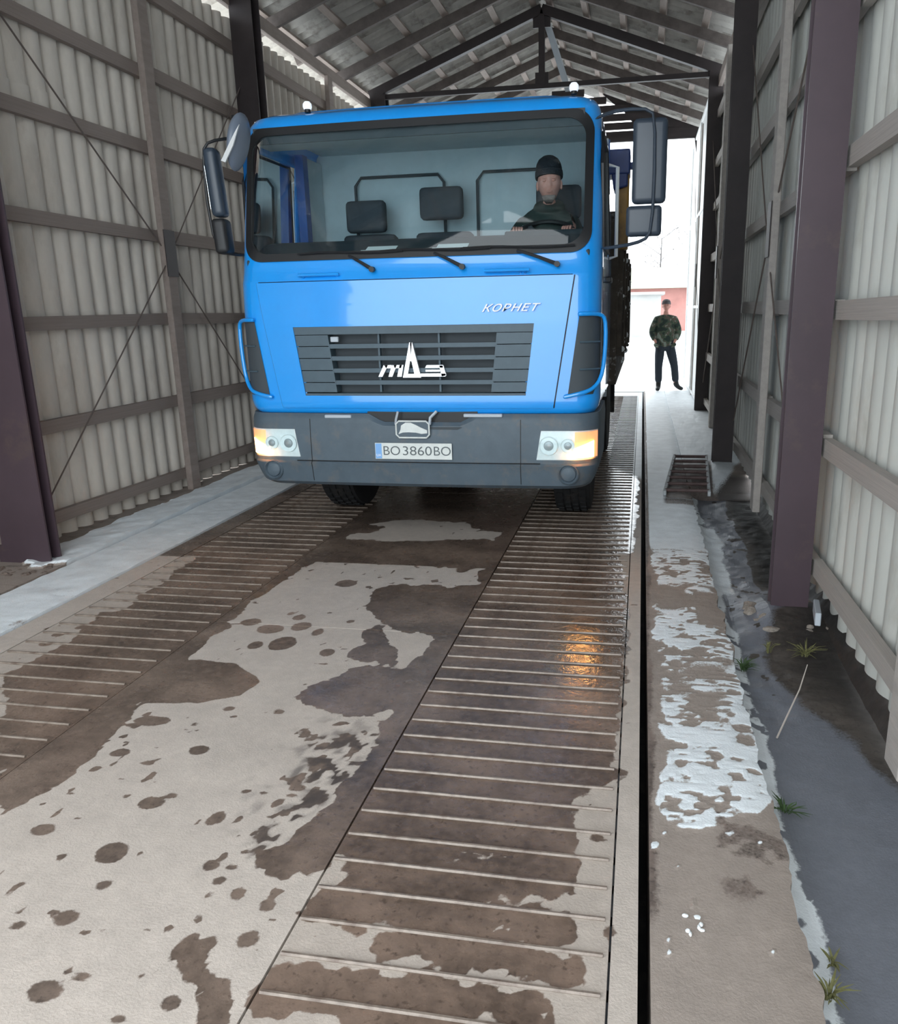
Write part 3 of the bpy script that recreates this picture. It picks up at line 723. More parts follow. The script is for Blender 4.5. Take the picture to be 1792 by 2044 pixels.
lumps('rubble_heap', (0.88, 8.5, -0.06), 10, (0.12, 0.14), 0.04, MT['steel_dark'], 'dark clods round the foot of the dark right column past the ladder', 'rubble', 8)
brd = MB().beam((0.95, 4.16, 0.02), (1.0, 4.46, -0.01), 0.03, 0.07)
tag(brd.build('broken_board', MT['pale'], bevel=0.004), 'short broken pale board stuck under the bottom rail of the right wall', 'board')

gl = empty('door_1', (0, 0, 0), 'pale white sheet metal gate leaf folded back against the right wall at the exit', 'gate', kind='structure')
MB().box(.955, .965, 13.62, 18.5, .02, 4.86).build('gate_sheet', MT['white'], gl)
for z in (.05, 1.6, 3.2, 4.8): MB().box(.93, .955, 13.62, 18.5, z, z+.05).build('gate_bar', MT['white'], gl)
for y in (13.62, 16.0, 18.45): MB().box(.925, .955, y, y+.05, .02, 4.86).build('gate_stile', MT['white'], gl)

# ================================================================== TRUCK (local: x across, y back from the bumper plane, z up)
TX, TY = -1.485, 5.15
truck = empty('truck', (TX, TY, 0), 'bright blue cab-over dump truck with grey grille and bumper on the weighbridge', 'truck')
OFF = [(.96, .035), (.985, .012), (1.03, 0), (1.56, 0), (1.70, .006), (1.83, .018), (1.86, .030), (1.90, .045), (1.97, .06), (2.4, .153), (2.80, .236), (2.85, .255), (2.89, .285), (2.92, .355), (2.94, .46)]
HW = [(.96, 1.19), (1.0, 1.215), (1.05, 1.225), (1.9, 1.225), (2.4, 1.215), (2.80, 1.195), (2.85, 1.185), (2.89, 1.16), (2.92, 1.12), (2.94, 1.05)]
RC = 0.15
def hwz(z): return lerp(HW, z)
def fy(x, z):
    h = hwz(z); a = h - RC; ax = abs(x); bow = 0.035*(x/h)**2
    if ax <= a: return lerp(OFF, z) + bow
    t = min(RC, ax - a)
    return lerp(OFF, z) + bow + RC - math.sqrt(max(0, RC*RC - t*t))
def rr_half(z, z0, z1, h, r):
    """half width at height z of a rounded rectangle"""
    d = min(z - z0, z1 - z)
    if d >= r: return h
    return h - r + math.sqrt(max(0, r*r - (r-d)**2))
WS = (1.965, 2.82, 1.16, 0.13)     # windscreen outline z0, z1, half width, radius
GRL = lambda z: 0.845 + (0.765-0.845)*(1.56-z)/(1.56-1.075)
BK = 1.65
def in_ws(x, z): return WS[0]+.02 < z < WS[1]-.02 and abs(x) < rr_half(z, WS[0], WS[1], WS[2], WS[3]) - 0.02
def in_grille(x, z, m_=0.02): return 1.075+m_ < z < 1.56-m_ and abs(x) < GRL(z) - m_
zl = [.96, .97, .985, 1.0, 1.03] + [1.05 + i*0.0255 for i in range(21)] + [1.585, 1.62, 1.66, 1.70, 1.74, 1.78, 1.83, 1.845, 1.86, 1.88, 1.90, 1.93, 1.95, 1.97]
zl += [2.0 + i*0.0256 for i in range(30)] + [2.762, 2.78, 2.80, 2.82, 2.835, 2.85, 2.87, 2.89, 2.905, 2.92, 2.932, 2.94]
side_y = [BK, 1.5, 1.3, 1.2, 1.12, 1.05, .9, .75, .6, .45, .35, .28, .22]
def ring(z):
    h = hwz(z); a = h - RC; o = lerp(OFF, z); L_ = []
    top = max(0, z - 2.85)
    sd = [BK - top*1.2 if y == BK else o+RC+.03*(h > 0) + (y-.20)*(BK-o-RC-.03)/(BK-.20) for y in side_y]
    for y in sd: L_.append((-h, y, z))
    for k in range(1, 7):
        t = math.pi/2*k/7; x = -(a + RC*math.cos(t)); L_.append((x, max(fy(x, z), 0), z))
    for k in range(61):
        x = -a + 2*a*k/60; L_.append((x, fy(x, z), z))
    for k in range(6, 0, -1):
        t = math.pi/2*k/7; x = a + RC*math.cos(t); L_.append((x, fy(x, z), z))
    for y in sd[::-1]: L_.append((h, y, z))
    return L_
cs = MB(); rings = [ring(z) for z in zl]; nc = len(rings[0])
for r in rings: cs.v += r
nf = len(side_y)
for i in range(len(zl)-1):
    for j in range(nc-1):
        c = [sum(q)/4 for q in zip(rings[i][j], rings[i][j+1], rings[i+1][j], rings[i+1][j+1])]
        front = nf - 1 <= j < nc - nf
        if front and (in_ws(c[0], c[2]) or in_grille(c[0], c[2])): continue
        if (not front) and 0.30 < c[1] < 1.08 and 2.0 < c[2] < 2.72: continue
        cs.f.append((i*nc+j, i*nc+j+1, (i+1)*nc+j+1, (i+1)*nc+j))
# roof crown
base = len(cs.v); k = len(zl)-1
top1 = [(x*0.93, .46 + (y-.46)*0.93 + 0.02, 2.958) for x, y, z in rings[k]]; top2 = [(x*0.6, .9+(y-.9)*0.6, 2.972) for x, y, z in rings[k]]
cs.v += top1 + top2
for j in range(nc-1):
    cs.f.append((k*nc+j, k*nc+j+1, base+j+1, base+j)); cs.f.append((base+j, base+j+1, base+nc+j+1, base+nc+j))
cs.f.append(tuple(base+nc+j for j in range(nc)))
cab = cs.build('cab', MT['blue'], truck, smooth=True, merge=True, angle=35)
md = cab.modifiers.new('thickness', 'SOLIDIFY'); md.thickness = 0.012; md.offset = -1
MB().box(-1.2, 1.2, BK-.06, BK-.02, .96, 2.88).build('rear_panel', MT['blue_in'], cab)

# hood panel lid, standing proud of the cab front
def surf_panel(xfn, zs, n, off, th, skip=None):
    b = MB(); A = []; B = []
    for z in zs:
        h = xfn(z); A.append([(-h+2*h*i/n, fy(-h+2*h*i/n, z)-off, z) for i in range(n+1)])
    nr = len(zs); nc_ = n+1
    for r in A: b.v += r
    for r in A: b.v += [(x, y+th, z) for x, y, z in r]
    used = set()
    for i in range(nr-1):
        for j in range(n):
            c = [(A[i][j][q]+A[i+1][j+1][q])/2 for q in range(3)]
            if skip and skip(c[0], c[2]): continue
            used.add((i, j)); b.f.append((i*nc_+j, i*nc_+j+1, (i+1)*nc_+j+1, (i+1)*nc_+j))
    o_ = nr*nc_
    for (i, j) in used:
        for di, dj, e in ((-1, 0, (i*nc_+j, i*nc_+j+1)), (1, 0, ((i+1)*nc_+j+1, (i+1)*nc_+j)), (0, -1, ((i+1)*nc_+j, i*nc_+j)), (0, 1, (i*nc_+j+1, (i+1)*nc_+j+1))):
            if (i+di, j+dj) not in used: b.f.append((e[1], e[0], e[0]+o_, e[1]+o_))
    return b
hx = lambda z: 1.055 - (1.80-z)*0.155
zs = [1.005 + 0.0206*i for i in range(41)]
hp = surf_panel(hx, zs, 60, 0.014, 0.013, skip=lambda x, z: in_grille(x, z, 0.015))
hood = hp.build('hood_panel', MT['blue'], truck, smooth=True, angle=35)
# black seam line round it
sm = MB()
for s in (-1, 1): sm.tube([(s*(hx(z)+.004), fy(s*(hx(z)+.004), z)-.0005, z) for z in zs], 0.004, 5)
sm.tube([(x, fy(x, 1.833)-.0005, 1.833) for x in [-1.05+2.1*i/20 for i in range(21)]], 0.0025, 5)
sm.build('seam', MT['black'], hood)
for a, b_, z in ((-.752, -.47, 1.872), (.498, .783, 1.866)):
    h_ = MB(); n = 8
    h_.tube([(a+(b_-a)*i/n, fy(a, z)-.028-.004, z) for i in range(n+1)], 0.010, 8)
    e = b_-.03 if a > 0 else a+.03
    h_.tube([(e, fy(a, z)+.005, z-.02), (e, fy(a, z)-.03, z-.004)], 0.008, 6); h_.tube([(b_-.06 if a > 0 else b_-.02, fy(a, z)+.005, z-.018), (b_-.06 if a > 0 else b_-.02, fy(a, z)-.03, z-.002)], 0.008, 6)
    h_.build('grab_bar', MT['blue'], truck, smooth=True)

# windscreen with black gasket
def ws_outline(inset, n=10):
    z0, z1, h, r = WS; z0 += inset; z1 -= inset; h -= inset; r = max(.02, r-inset*0.8); P = []
    for cx_, cz_, a0 in ((h-r, z0+r, -90), (h-r, z1-r, 0), (-h+r, z1-r, 90), (-h+r, z0+r, 180)):
        for k in range(n+1):
            t = math.radians(a0 + 90*k/n); P.append((cx_+r*math.cos(t), cz_+r*math.sin(t)))
    Q = []
    for i, p in enumerate(P):
        q = P[(i+1) % len(P)]; d = math.dist(p, q); m_ = max(1, int(d/.06))
        for j in range(m_): Q.append((p[0]+(q[0]-p[0])*j/m_, p[1]+(q[1]-p[1])*j/m_))
    return Q
o1 = ws_outline(0); g_ = MB(); n = len(o1)
cxz = (0, (WS[0]+WS[1])/2)
def shrink(p, d):
    z0, z1, h, r = WS
    sx_ = (h-d)/h; sz_ = ((z1-z0)/2-d)/((z1-z0)/2)
    return (p[0]*sx_, cxz[1]+(p[1]-cxz[1])*sz_)
for (x, z) in o1: g_.v.append((x, fy(x, z)-.012, z))
for (x, z) in o1:
    x, z = shrink((x, z), .05); g_.v.append((x, fy(x, z)-.010, z))
for (x, z) in o1:
    x, z = shrink((x, z), .05); g_.v.append((x, fy(x, z)+.012, z))
for (x, z) in o1: g_.v.append((x, fy(x, z)+.004, z))
for i in range(n):
    j = (i+1) % n
    for a in range(4): b_ = (a+1) % 4; g_.f.append((a*n+i, a*n+j, b_*n+j, b_*n+i))
wsf = g_.build('windscreen_surround', MT['black'], truck, smooth=True)
b = MB(); rows = []
for i in range(25):
    z = WS[0]+.03 + (WS[1]-WS[0]-.06)*i/24; h = rr_half(z, WS[0], WS[1], WS[2], WS[3])-.025
    rows.append([(-h+2*h*j/40, fy(-h+2*h*j/40, z)+.002, z) for j in range(41)])
b.grid(rows); b.build('windscreen', MT['wind'], truck, smooth=True)
# wipers
for bx, tx in ((-.24, -.40), (.355, .17), (.954, .70)):
    w = MB(); zb, zt = 1.895, 1.985
    w.tube([(bx, fy(bx, zb)-.03, zb), ((bx+tx)/2, fy(bx, 1.94)-.045, (zb+zt)/2+.004), (tx, fy(tx, zt)-.035, zt)], [.013, .010, .008], 8)
    w.lathe([(.018, -.02), (.018, .012), (.008, .016)], (bx, fy(bx, zb)-.03, zb), 'y', 12)
    wp = w.build('wiper_arm', MT['black'], truck, smooth=True)
    bl = MB(); x0 = tx-.36; bl.tube([(x0+.72*i/8, fy(x0+.72*i/8 if abs(x0+.72*i/8) < 1.2 else 1.1, zt+.02)-.026, zt+.022+.006*math.sin(i*.8)) for i in range(9)], 0.007, 6)
    bl.build('wiper_blade', MT['black'], wp)

# grille
grl = empty('grille', (0, 0, 0)); grl.parent = truck
gf = MB()       # outer frame with wide side fields
def gpoly(m_):
    return [(-GRL(1.56)+m_+.03, 1.56-m_), (-GRL(1.53)+m_, 1.53-m_), (-GRL(1.11)+m_, 1.11+m_), (-GRL(1.08)+m_+.04, 1.075+m_),
            (GRL(1.08)-m_-.04, 1.075+m_), (GRL(1.11)-m_, 1.11+m_), (GRL(1.53)-m_, 1.53-m_), (GRL(1.56)-m_-.03, 1.56-m_)]
MB().prism(gpoly(0), .10, .13).build('back_plate', MT['liner_dark'], grl)
sx_in = lambda z: 0.575 - (1.48-z)*0.2
p_o = gpoly(0)
def GR(z):
    r = 0.035; g = GRL(z); d = min(z-1.075, 1.56-z)
    return g if d >= r else g - r + math.sqrt(max(0, r*r-(r-d)**2))
def gpatch(nm, s0, s1, za, zb, off, th, n=24, nz=4, bev=0.002):
    b = MB(); rows = []
    for i in range(nz+1):
        z = za+(zb-za)*i/nz; g = GR(z)
        rows.append([(g*(s0+(s1-s0)*j/n), fy(g*(s0+(s1-s0)*j/n), 1.3)-off, z) for j in range(n+1)])
    b.grid(rows); k_ = len(b.v); b.v += [(x, y+th, z) for x, y, z in b.v[:k_]]
    nc_ = n+1
    loop = list(range(nc_)) + [i*nc_+n for i in range(1, nz+1)] + [nz*nc_+j for j in range(n-1, -1, -1)] + [i*nc_ for i in range(nz-1, 0, -1)]
    for i in range(len(loop)): a, c = loop[i], loop[(i+1) % len(loop)]; b.f.append((a, c, c+k_, a+k_))
    return b.build(nm, MT['grey'], grl, smooth=True, angle=30)
SI = 0.685
SLOT = [1.453, 1.372, 1.294, 1.212, 1.136]
edges_z = [1.487, 1.412, 1.333, 1.253, 1.173, 1.106]
gpatch('grille_top_bar', -1, 1, 1.490, 1.560, .008, .09)
gpatch('grille_bottom_bar', -1, 1, 1.075, 1.102, .008, .09)
for za, zb in zip(edges_z, edges_z[1:]):
    for s0, s1 in ((-1, -SI), (SI, 1)): gpatch('side_louvre', s0, s1, zb+.004, za-.001, .004, .09, n=6)
sx_in = lambda z: SI*GRL(z)
for i in range(4):
    z = (SLOT[i]+SLOT[i+1])/2; gpatch('slat', -SI-.01, SI+.01, z-.014, z+.014, .001, .03, n=16, nz=1)
for x in (-.225, .185):
    MB().box(x-.006, x+.006, .02, .055, 1.11, 1.49).build('divider', MT['grey'], grl)
MB().box(-.555, -.50, .005, .03, 1.44, 1.475).build('small_badge', MT['pale'], grl, bevel=.004)
# the badge: a tall spire A between a slanted M and a flat Z-like letter
bd = MB(); bz = 1.212; by0, by1 = -.022, -.004
bx0 = -.215
bd.prism([(bx0-.012, bz), (bx0+.018, bz), (bx0+.062, bz+.078), (bx0+.030, bz+.078)], by0, by1)
bd.prism([(bx0+.030, bz+.078), (bx0+.095, bz+.078), (bx0+.080, bz+.055), (bx0+.045, bz+.055)], by0, by1)
bd.prism([(bx0+.058, bz), (bx0+.086, bz), (bx0+.122, bz+.078), (bx0+.086, bz+.078)], by0, by1)
bd.prism([(bx0+.095, bz+.078), (bx0+.158, bz+.078), (bx0+.150, bz+.055), (bx0+.105, bz+.055)], by0, by1)
bd.prism([(bx0+.118, bz), (bx0+.150, bz), (bx0+.166, bz+.078), (bx0+.138, bz+.078)], by0, by1)
ax = .005
bd.prism([(ax-.062, bz-.006), (ax-.030, bz-.006), (ax+.004, bz+.150), (ax+.012, bz+.222), (ax-.008, bz+.222)], by0-.004, by1)
bd.prism([(ax+.022, bz-.006), (ax+.064, bz-.006), (ax+.012, bz+.222), (ax-.004, bz+.222), (ax-.002, bz+.12)], by0-.004, by1)
bd.prism([(ax-.045, bz-.006), (ax+.045, bz-.006), (ax+.036, bz+.020), (ax-.038, bz+.020)], by0-.002, by1)
bd.prism([(ax-.012, bz+.10), (ax+.014, bz+.10), (ax+.012, bz+.2), (ax-.008, bz+.2)], by0-.002, by1)
bd.prism([(.055, bz), (.232, bz), (.238, bz+.022), (.060, bz+.022)], by0, by1)
bd.prism([(.205, bz), (.238, bz+.006), (.220, bz+.074), (.190, bz+.074)], by0, by1)
bd.prism([(.095, bz+.056), (.218, bz+.056), (.218, bz+.076), (.106, bz+.076)], by0, by1)
bd.prism([(.098, bz+.032), (.196, bz+.032), (.196, bz+.046), (.098, bz+.046)], by0, by1)
bd.build('maker_badge', MT['chrome'], grl, bevel=.0015)

def text(name, s, size, loc, m_, parent, shear=0.0, ext=0.003, width=None, rot=(math.pi/2, 0, 0), off=0.0, spacing=1.0):
    cu = bpy.data.curves.new(name, 'FONT'); cu.body = s; cu.size = size; cu.extrude = ext; cu.shear = shear; cu.offset = off
    cu.align_x = 'CENTER'; cu.align_y = 'CENTER'; cu.space_character = spacing
    o = bpy.data.objects.new(name, cu); COL.objects.link(o)
    dg = bpy.context.evaluated_depsgraph_get(); me_ = bpy.data.meshes.new_from_object(o.evaluated_get(dg))
    bpy.data.objects.remove(o); me_.name = name
    if width:
        xs = [v.co.x for v in me_.vertices]; k_ = width/(max(xs)-min(xs))
        for v in me_.vertices: v.co.x *= k_
    me_.materials.clear(); me_.materials.append(m_)
    o = bpy.data.objects.new(name, me_); COL.objects.link(o); o.parent = parent; o.location = loc; o.rotation_euler = rot
    return o
text('model_lettering', 'КОРНЕТ', 0.062, (.655, -.017, 1.636), MT['white'], hood, shear=0.45, width=.375, off=.0010, spacing=1.1)

# bumper
BOFF = [(.465, .02), (.49, -.012), (.60, -.03), (.625, -.036), (.64, -.022), (.80, -.022), (.93, -.012), (.965, .01)]
BHW = [(.465, 1.15), (.50, 1.19), (.60, 1.225), (.9, 1.232), (.965, 1.225)]
def by_(x, z):
    h = lerp(BHW, z); r = .17; a = h-r; o = lerp(BOFF, z)+.035*(x/h)**2; axx = abs(x)
    if axx <= a: return o
    t = min(r, axx-a); return o + r - math.sqrt(max(0, r*r-t*t))
def dip(x):   # the scooped top edge under the cab
    ax_ = abs(x-.05)
    return 0.055*max(0, min(1, (.37-ax_)/.10))
b = MB(); rows = []
zb = [.465, .475, .49, .53, .575, .60, .61, .625, .632, .64, .68, .74, .80, .86, .90, .93, .95, .965]
for z in zb:
    h = lerp(BHW, z); r = .17; a = h-r; row = []
    for y in (.85, .6, .4, .26): row.append((-h, y, z))
    for k in range(1, 7):
        t = math.pi/2*k/7; x = -(a+r*math.cos(t)); row.append((x, by_(x, z), z))
    for k in range(61):
        x = -a+2*a*k/60; zz = z - dip(x)*max(0, (z-.80)/.165); row.append((x, by_(x, z), zz))
    for k in range(6, 0, -1):
        t = math.pi/2*k/7; x = a+r*math.cos(t); row.append((x, by_(x, z), z))
    for y in (.26, .4, .6, .85): row.append((h, y, z))
    rows.append(row)
b.grid(rows)
b.grid([[(x, y, z) for x, y, z in rows[-1]], [(x*.97, y+.06, z-.002) for x, y, z in rows[-1]]])
b.grid([[(x, y, z) for x, y, z in rows[0]], [(x*.97, y+.10, z+.01) for x, y, z in rows[0]]])
bmp = b.build('bumper', MT['bumper'], truck, smooth=True, merge=True, angle=30)
bl = MB()
for x in (-.74, .72): bl.tube([(x, by_(x, z)-.0005, z) for z in (.5, .6, .625, .65, .8, .93)], .003, 5)
bl.tube([(x, by_(x, .635)-.001, .642) for x in [-.85+1.7*i/20 for i in range(21)]], .0035, 5)
bl.build('seam', MT['black'], bmp)
MB().box(-.33, .43, .02, .10, .86, .985).build('step_recess', MT['black'], bmp)
MB().prism([(.12, .866), (.30, .866), (.33, .880), (.10, .880)], by_(.2, .87)-.004, .03).build('recess_lip', MT['liner_dark'], bmp)
for x0_, x1_, z0_ in ((-.63, -.44, .935), (.34, .60, .945)):
    MB().box(x0_, x1_, by_(.5, .94)-.006, .03, z0_, z0_+.022).build('step_tread', MT['pale'], bmp, bevel=.004)
# towing bracket and small framed emblem plate
MB().tube([(-.10, -.03, .985), (-.115, -.035, .93), (-.12, -.03, .90)], .008, 6).build('bracket', MT['pale'], bmp, smooth=True)
MB().tube([(.16, -.01, .985), (.12, -.03, .945), (.115, -.035, .90)], .010, 6).build('bracket', MT['pale'], bmp, smooth=True)
em = MB(); x0_, x1_, z0_, z1_ = -.115, .112, .812, .922
em.box(x0_, x1_, -.036, -.030, z0_, z1_); emb = em.build('emblem_plate', MT['bumper'], truck, bevel=.002)
ef = MB()
P4 = [(x0_, z0_+.02), (x0_+.02, z0_), (x1_-.02, z0_), (x1_, z0_+.02), (x1_, z1_-.02), (x1_-.02, z1_), (x0_+.02, z1_), (x0_, z1_-.02)]
ef.tube([(x, -.039, z) for x, z in P4], .006, 6, closed=True); ef.build('emblem_frame', MT['plate_white'], emb, smooth=True)
MB().prism([(-.10, .835), (-.085, .865), (-.08, .893), (-.05, .912), (-.015, .912), (.02, .898), (.06, .878), (.098, .862), (.098, .842), (.06, .838), (.02, .846), (-.03, .848), (-.07, .846)], -.041, -.036).build('emblem_animal', MT['plate_white'], emb)
# number plate
np_ = MB().box(-.272, .262, -.036, -.031, .664, .774).build('number_plate', MT['plate_white'], truck, bevel=.002)
MB().box(-.268, -.225, -.0375, -.0355, .668, .770).build('country_band', MT['plate_blue'], np_)
text('plate_lettering', 'UA', .024, (-.2465, -.0378, .69), MT['white'], np_, ext=.0004)
for s_, x_, w_ in (('BO', -.155, .115), ('3860', .022, .20), ('BO', .195, .115)): text('plate_lettering', s_, .088, (x_, -.0375, .719), MT['plate_ink'], np_, ext=.001, width=w_, off=-.0006)

# headlamps, the outer third a lit indicator
def lamp(s):
    r = empty('headlamp', (0, 0, 0)); r.parent = truck
    def patch(xa, xb, za, zb, off, th, m_, nm, slant=0.0, n=12, par=None):
        b = MB(); rows = []
        for i in range(7):
            z = za+(zb-za)*i/6
            xin = xa + slant*(z-za)/(zb-za)
            rows.append([(s*(xin+(xb-xin)*j/n), by_(xin+(xb-xin)*j/n, z)-off, z) for j in range(n+1)])
        b.grid(rows); k_ = len(b.v); b.v += [(x, y+th, z) for x, y, z in b.v[:k_]]
        nc_ = n+1
        loop = list(range(nc_)) + [i*nc_+n for i in range(1, 7)] + [6*nc_+j for j in range(n-1, -1, -1)] + [i*nc_ for i in range(5, 0, -1)]
        for i in range(len(loop)): a, c = loop[i], loop[(i+1) % len(loop)]; b.f.append((a, c, c+k_, a+k_))
        return b.build(nm, m_, par or r, smooth=True, angle=30)
    patch(.825, 1.216, .668, .858, .004, .02, MT['lamp_bowl'], 'lamp_housing', slant=.03)
    for xc, rr in ((.905, .062), (1.03, .048)):
        c = (s*xc, by_(xc, .76)-.008, .762)
        MB().lathe([(rr, -.004), (rr*.96, -.010), (rr*.86, -.004), (rr*.5, .004), (rr*.35, .0)], c, 'y', 24).build('reflector', MT['lamp_bowl'], r, smooth=True)
        MB().lathe([(rr*.55, -.002), (rr*.45, -.010), (.001, -.013)], c, 'y', 20).build('bulb_lens', MT['lamp_dark'], r, smooth=True)
    b = MB()  # lit wedge: low inside, tall outside
    patch(1.075, 1.216, .68, .85, .009, .012, MT['orange_dim'], 'indicator_lens')
    rows = []
    for i in range(5):
        rows.append([])
        for j in range(9):
            x = 1.045+(1.195-1.045)*j/8; zt = .735+.055*j/8; z = .682+(zt-.682)*i/4
            rows[-1].append((s*x, by_(x, z)-.013, z))
    b.grid(rows).build('indicator_light', MT['orange'], r, smooth=True)
    patch(.825, 1.218, .668, .858, .020, .004, MT['lens'], 'lamp_lens', slant=.03)
    return r
lamp(-1); lamp(1)
for s in (-1, 1):
    x = s*1.035; c = (x, by_(x, .575)-.002, .573)
    fo = MB().lathe([(.068, .03), (.070, -.006), (.062, -.014), (.055, -.006), (.050, .004), (.046, -.006), (.03, -.012), (.001, -.014)], c, 'y', 28).build('fog_lamp_cover', MT['bumper'], bmp, smooth=True)
# side air vents on the corners, with a blue hoop round each
for s in (-1, 1):
    vin = lambda z: 1.095 - (1.585-z)*0.14
    b = MB(); rows = []
    for i in range(15):
        z = 1.09+.49*i/14; h = hwz(z)-.003
        xo = h - (0.0 if z > 1.2 else (1.2-z)*.35)
        rows.append([(s*(vin(z)+(xo-vin(z))*j/10), fy(vin(z)+(xo-vin(z))*j/10, z)-.006, z) for j in range(11)] + ([(s*(xo+.006), .26, z)] if True else []))
    vt = b.grid(rows).build('corner_vent', MT['liner_dark'], truck, smooth=True)
    for z in (1.25, 1.42):
        MB().tube([(s*x, fy(x, z)-.014, z) for x in (1.10, 1.14, 1.18)] + [(s*1.222, .10, z)], .006, 5).build('vent_bar', MT['grey'], vt)
    P = []
    for t in range(6): z = 1.592; x = vin(1.59)-.01+(1.20-vin(1.59))*t/5; P.append((s*x, fy(x, z)-.022, z))
    P += [(s*1.236, .10, 1.585), (s*1.256, .12, 1.555), (s*1.258, .12, 1.40), (s*1.246, .115, 1.25), (s*1.225, .10, 1.165)]
    for t in range(1, 7): x = 1.215+(vin(1.08)-.03-1.215)*t/6; z = 1.145-.07*(t/6)**.6; P.append((s*x, fy(x, z)-.020, z))
    b = MB(); b.tube(P, .015, 8); b.build('vent_hoop', MT['blue'], vt, smooth=True, subsurf=1)

# roof marker lamps
for x in (-.76, 1.02):
    mk = MB().lathe([(.020, 0), (.020, .018), (.012, .02)], (x, .40, 2.93), 'z', 14).build('marker_lamp', MT['black'], truck, smooth=True)
    MB().lathe([(.024, .0), (.030, .014), (.029, .034), (.018, .048), (.001, .052)], (x, .40, 2.948), 'z', 18).build('lamp_cap', MT['lamp_white'], mk, smooth=True)
# side windows, door trim
for s in (-1, 1):
    h = 1.2
    wf = MB(); Pw = [(s*(hwz(z)+.002), y, z) for y, z in ((.29, 2.01), (1.04, 2.01), (1.04, 2.70), (.42, 2.70), (.29, 2.5))]
    wf.tube(Pw, .014, 6, closed=True); wf.build('door_window_frame', MT['black'], truck)
    g_ = MB(); g_.add([(s*(hwz(2.0)-.004), .28, 2.0), (s*(hwz(2.0)-.004), 1.05, 2.0), (s*(hwz(2.72)-.004), 1.05, 2.72), (s*(hwz(2.72)-.004), .28, 2.72)], [(0,1,2,3)])
    g_.build('door_window', MT['sideglass'], truck)
    MB().tube([(s*(hwz(z)+.001), .24 if z > 1.3 else .30, z) for z in (1.0, 1.3, 1.88)], .003, 5).build('door_seam', MT['black'], truck)
    MB().tube([(s*(hwz(z)+.001), 1.17, z) for z in (1.0, 1.5, 1.96, 2.3, 2.72)], .003, 5).build('door_seam', MT['black'], truck)
    MB().tube([(s*1.20, 1.22, 1.98), (s*1.275, 1.22, 2.0), (s*1.275, 1.22, 2.62), (s*1.20, 1.22, 2.64)], .014, 8).build('grab_rail', MT['white'], truck, smooth=True)
    MB().box(s*1.15 if s > 0 else -1.26, 1.26 if s > 0 else s*1.15, .8, 1.02, 1.80, 1.84).build('door_handle', MT['black'], truck, bevel=.006)

# mirrors
def rbox(w, d, h, r, c, nm, m_, par):
    b = bmesh.new(); bmesh.ops.create_cube(b, size=1)
    for v in b.verts: v.co = Vector((v.co.x*w, v.co.y*d, v.co.z*h))
    bmesh.ops.bevel(b, geom=list(b.edges), offset=r, segments=3, profile=.6, affect='EDGES')
    for v in b.verts: v.co += Vector(c)
    me_ = bpy.data.meshes.new(nm); b.to_mesh(me_); b.free(); me_.polygons.foreach_set('use_smooth', [True]*len(me_.polygons)); me_.set_sharp_from_angle(angle=math.radians(50))
    me_.materials.append(m_); o = bpy.data.objects.new(nm, me_); COL.objects.link(o); o.parent = par; return o
# right hand pair (driver side)
mr = empty('mirror_arm', (0, 0, 0)); mr.parent = truck
b = MB(); b.tube([(1.16, .20, 2.735), (1.28, .02, 2.745), (1.50, -.015, 2.735), (1.53, -.015, 2.70), (1.53, -.015, 2.07), (1.50, -.01, 2.02), (1.40, .03, 1.99), (1.20, .16, 1.985)], .012, 8)
b.build('mirror_tube', MT['mirror_shell'], mr, smooth=True, subsurf=1)
m1 = rbox(.20, .075, .47, .035, (1.50, .03, 2.455), 'main_mirror', MT['mirror_shell'], mr); m1.rotation_euler = (0, 0, 0)
MB().box(1.42, 1.58, .068, .072, 2.25, 2.66).build('mirror_glass', MT['mirror'], m1)
m2 = rbox(.21, .075, .175, .030, (1.475, .03, 2.125), 'wide_mirror', MT['mirror_shell'], mr)
MB().box(1.39, 1.56, .068, .072, 2.06, 2.19).build('mirror_glass', MT['mirror'], m2)
# left hand set: long mirrors on a dark arm and a pale kerb mirror by the roof corner
ml = empty('mirror_arm', (0, 0, 0)); ml.parent = truck
b = MB(); b.tube([(-1.14, .22, 2.76), (-1.20, .05, 2.73), (-1.30, -.02, 2.70), (-1.33, -.02, 2.64), (-1.325, -.02, 2.05), (-1.25, .05, 2.02), (-1.18, .20, 2.02)], .011, 8)
b.build('mirror_tube', MT['black'], ml, smooth=True, subsurf=1)
m1 = rbox(.085, .13, .42, .035, (0, 0, 0), 'main_mirror', MT['mirror_shell'], ml); m1.location = (-1.275, .03, 2.46); m1.rotation_euler = (0, -.06, .15)
mg = MB().box(-.0445, -.043, -.05, .05, -.16, .16).build('mirror_glass', MT['mirror'], m1)
m2 = rbox(.09, .15, .22, .03, (0, 0, 0), 'wide_mirror', MT['black'], ml); m2.location = (-1.262, .03, 2.13); m2.rotation_euler = (0, -.06, .15)
kb = bmesh.new(); bmesh.ops.create_uvsphere(kb, u_segments=20, v_segments=14, radius=1)
for v in kb.verts:
    v.co = Vector((v.co.x*.048*(1.0+.25*v.co.z), v.co.y*.12, v.co.z*.175))
me_ = bpy.data.meshes.new('kerb_mirror'); kb.to_mesh(me_); kb.free(); me_.polygons.foreach_set('use_smooth', [True]*len(me_.polygons)); me_.materials.append(mat('grey_kerb_mirror', (.14, .17, .22), .35))
km = bpy.data.objects.new('kerb_mirror', me_); COL.objects.link(km); km.parent = ml; km.location = (-1.065, -.03, 2.685); km.rotation_euler = (-.10, .22, 0)
MB().tube([(-1.09, .12, 2.86), (-1.10, .0, 2.84), (-1.065, -.03, 2.78)], .012, 6).build('kerb_mirror_arm', MT['black'], ml)
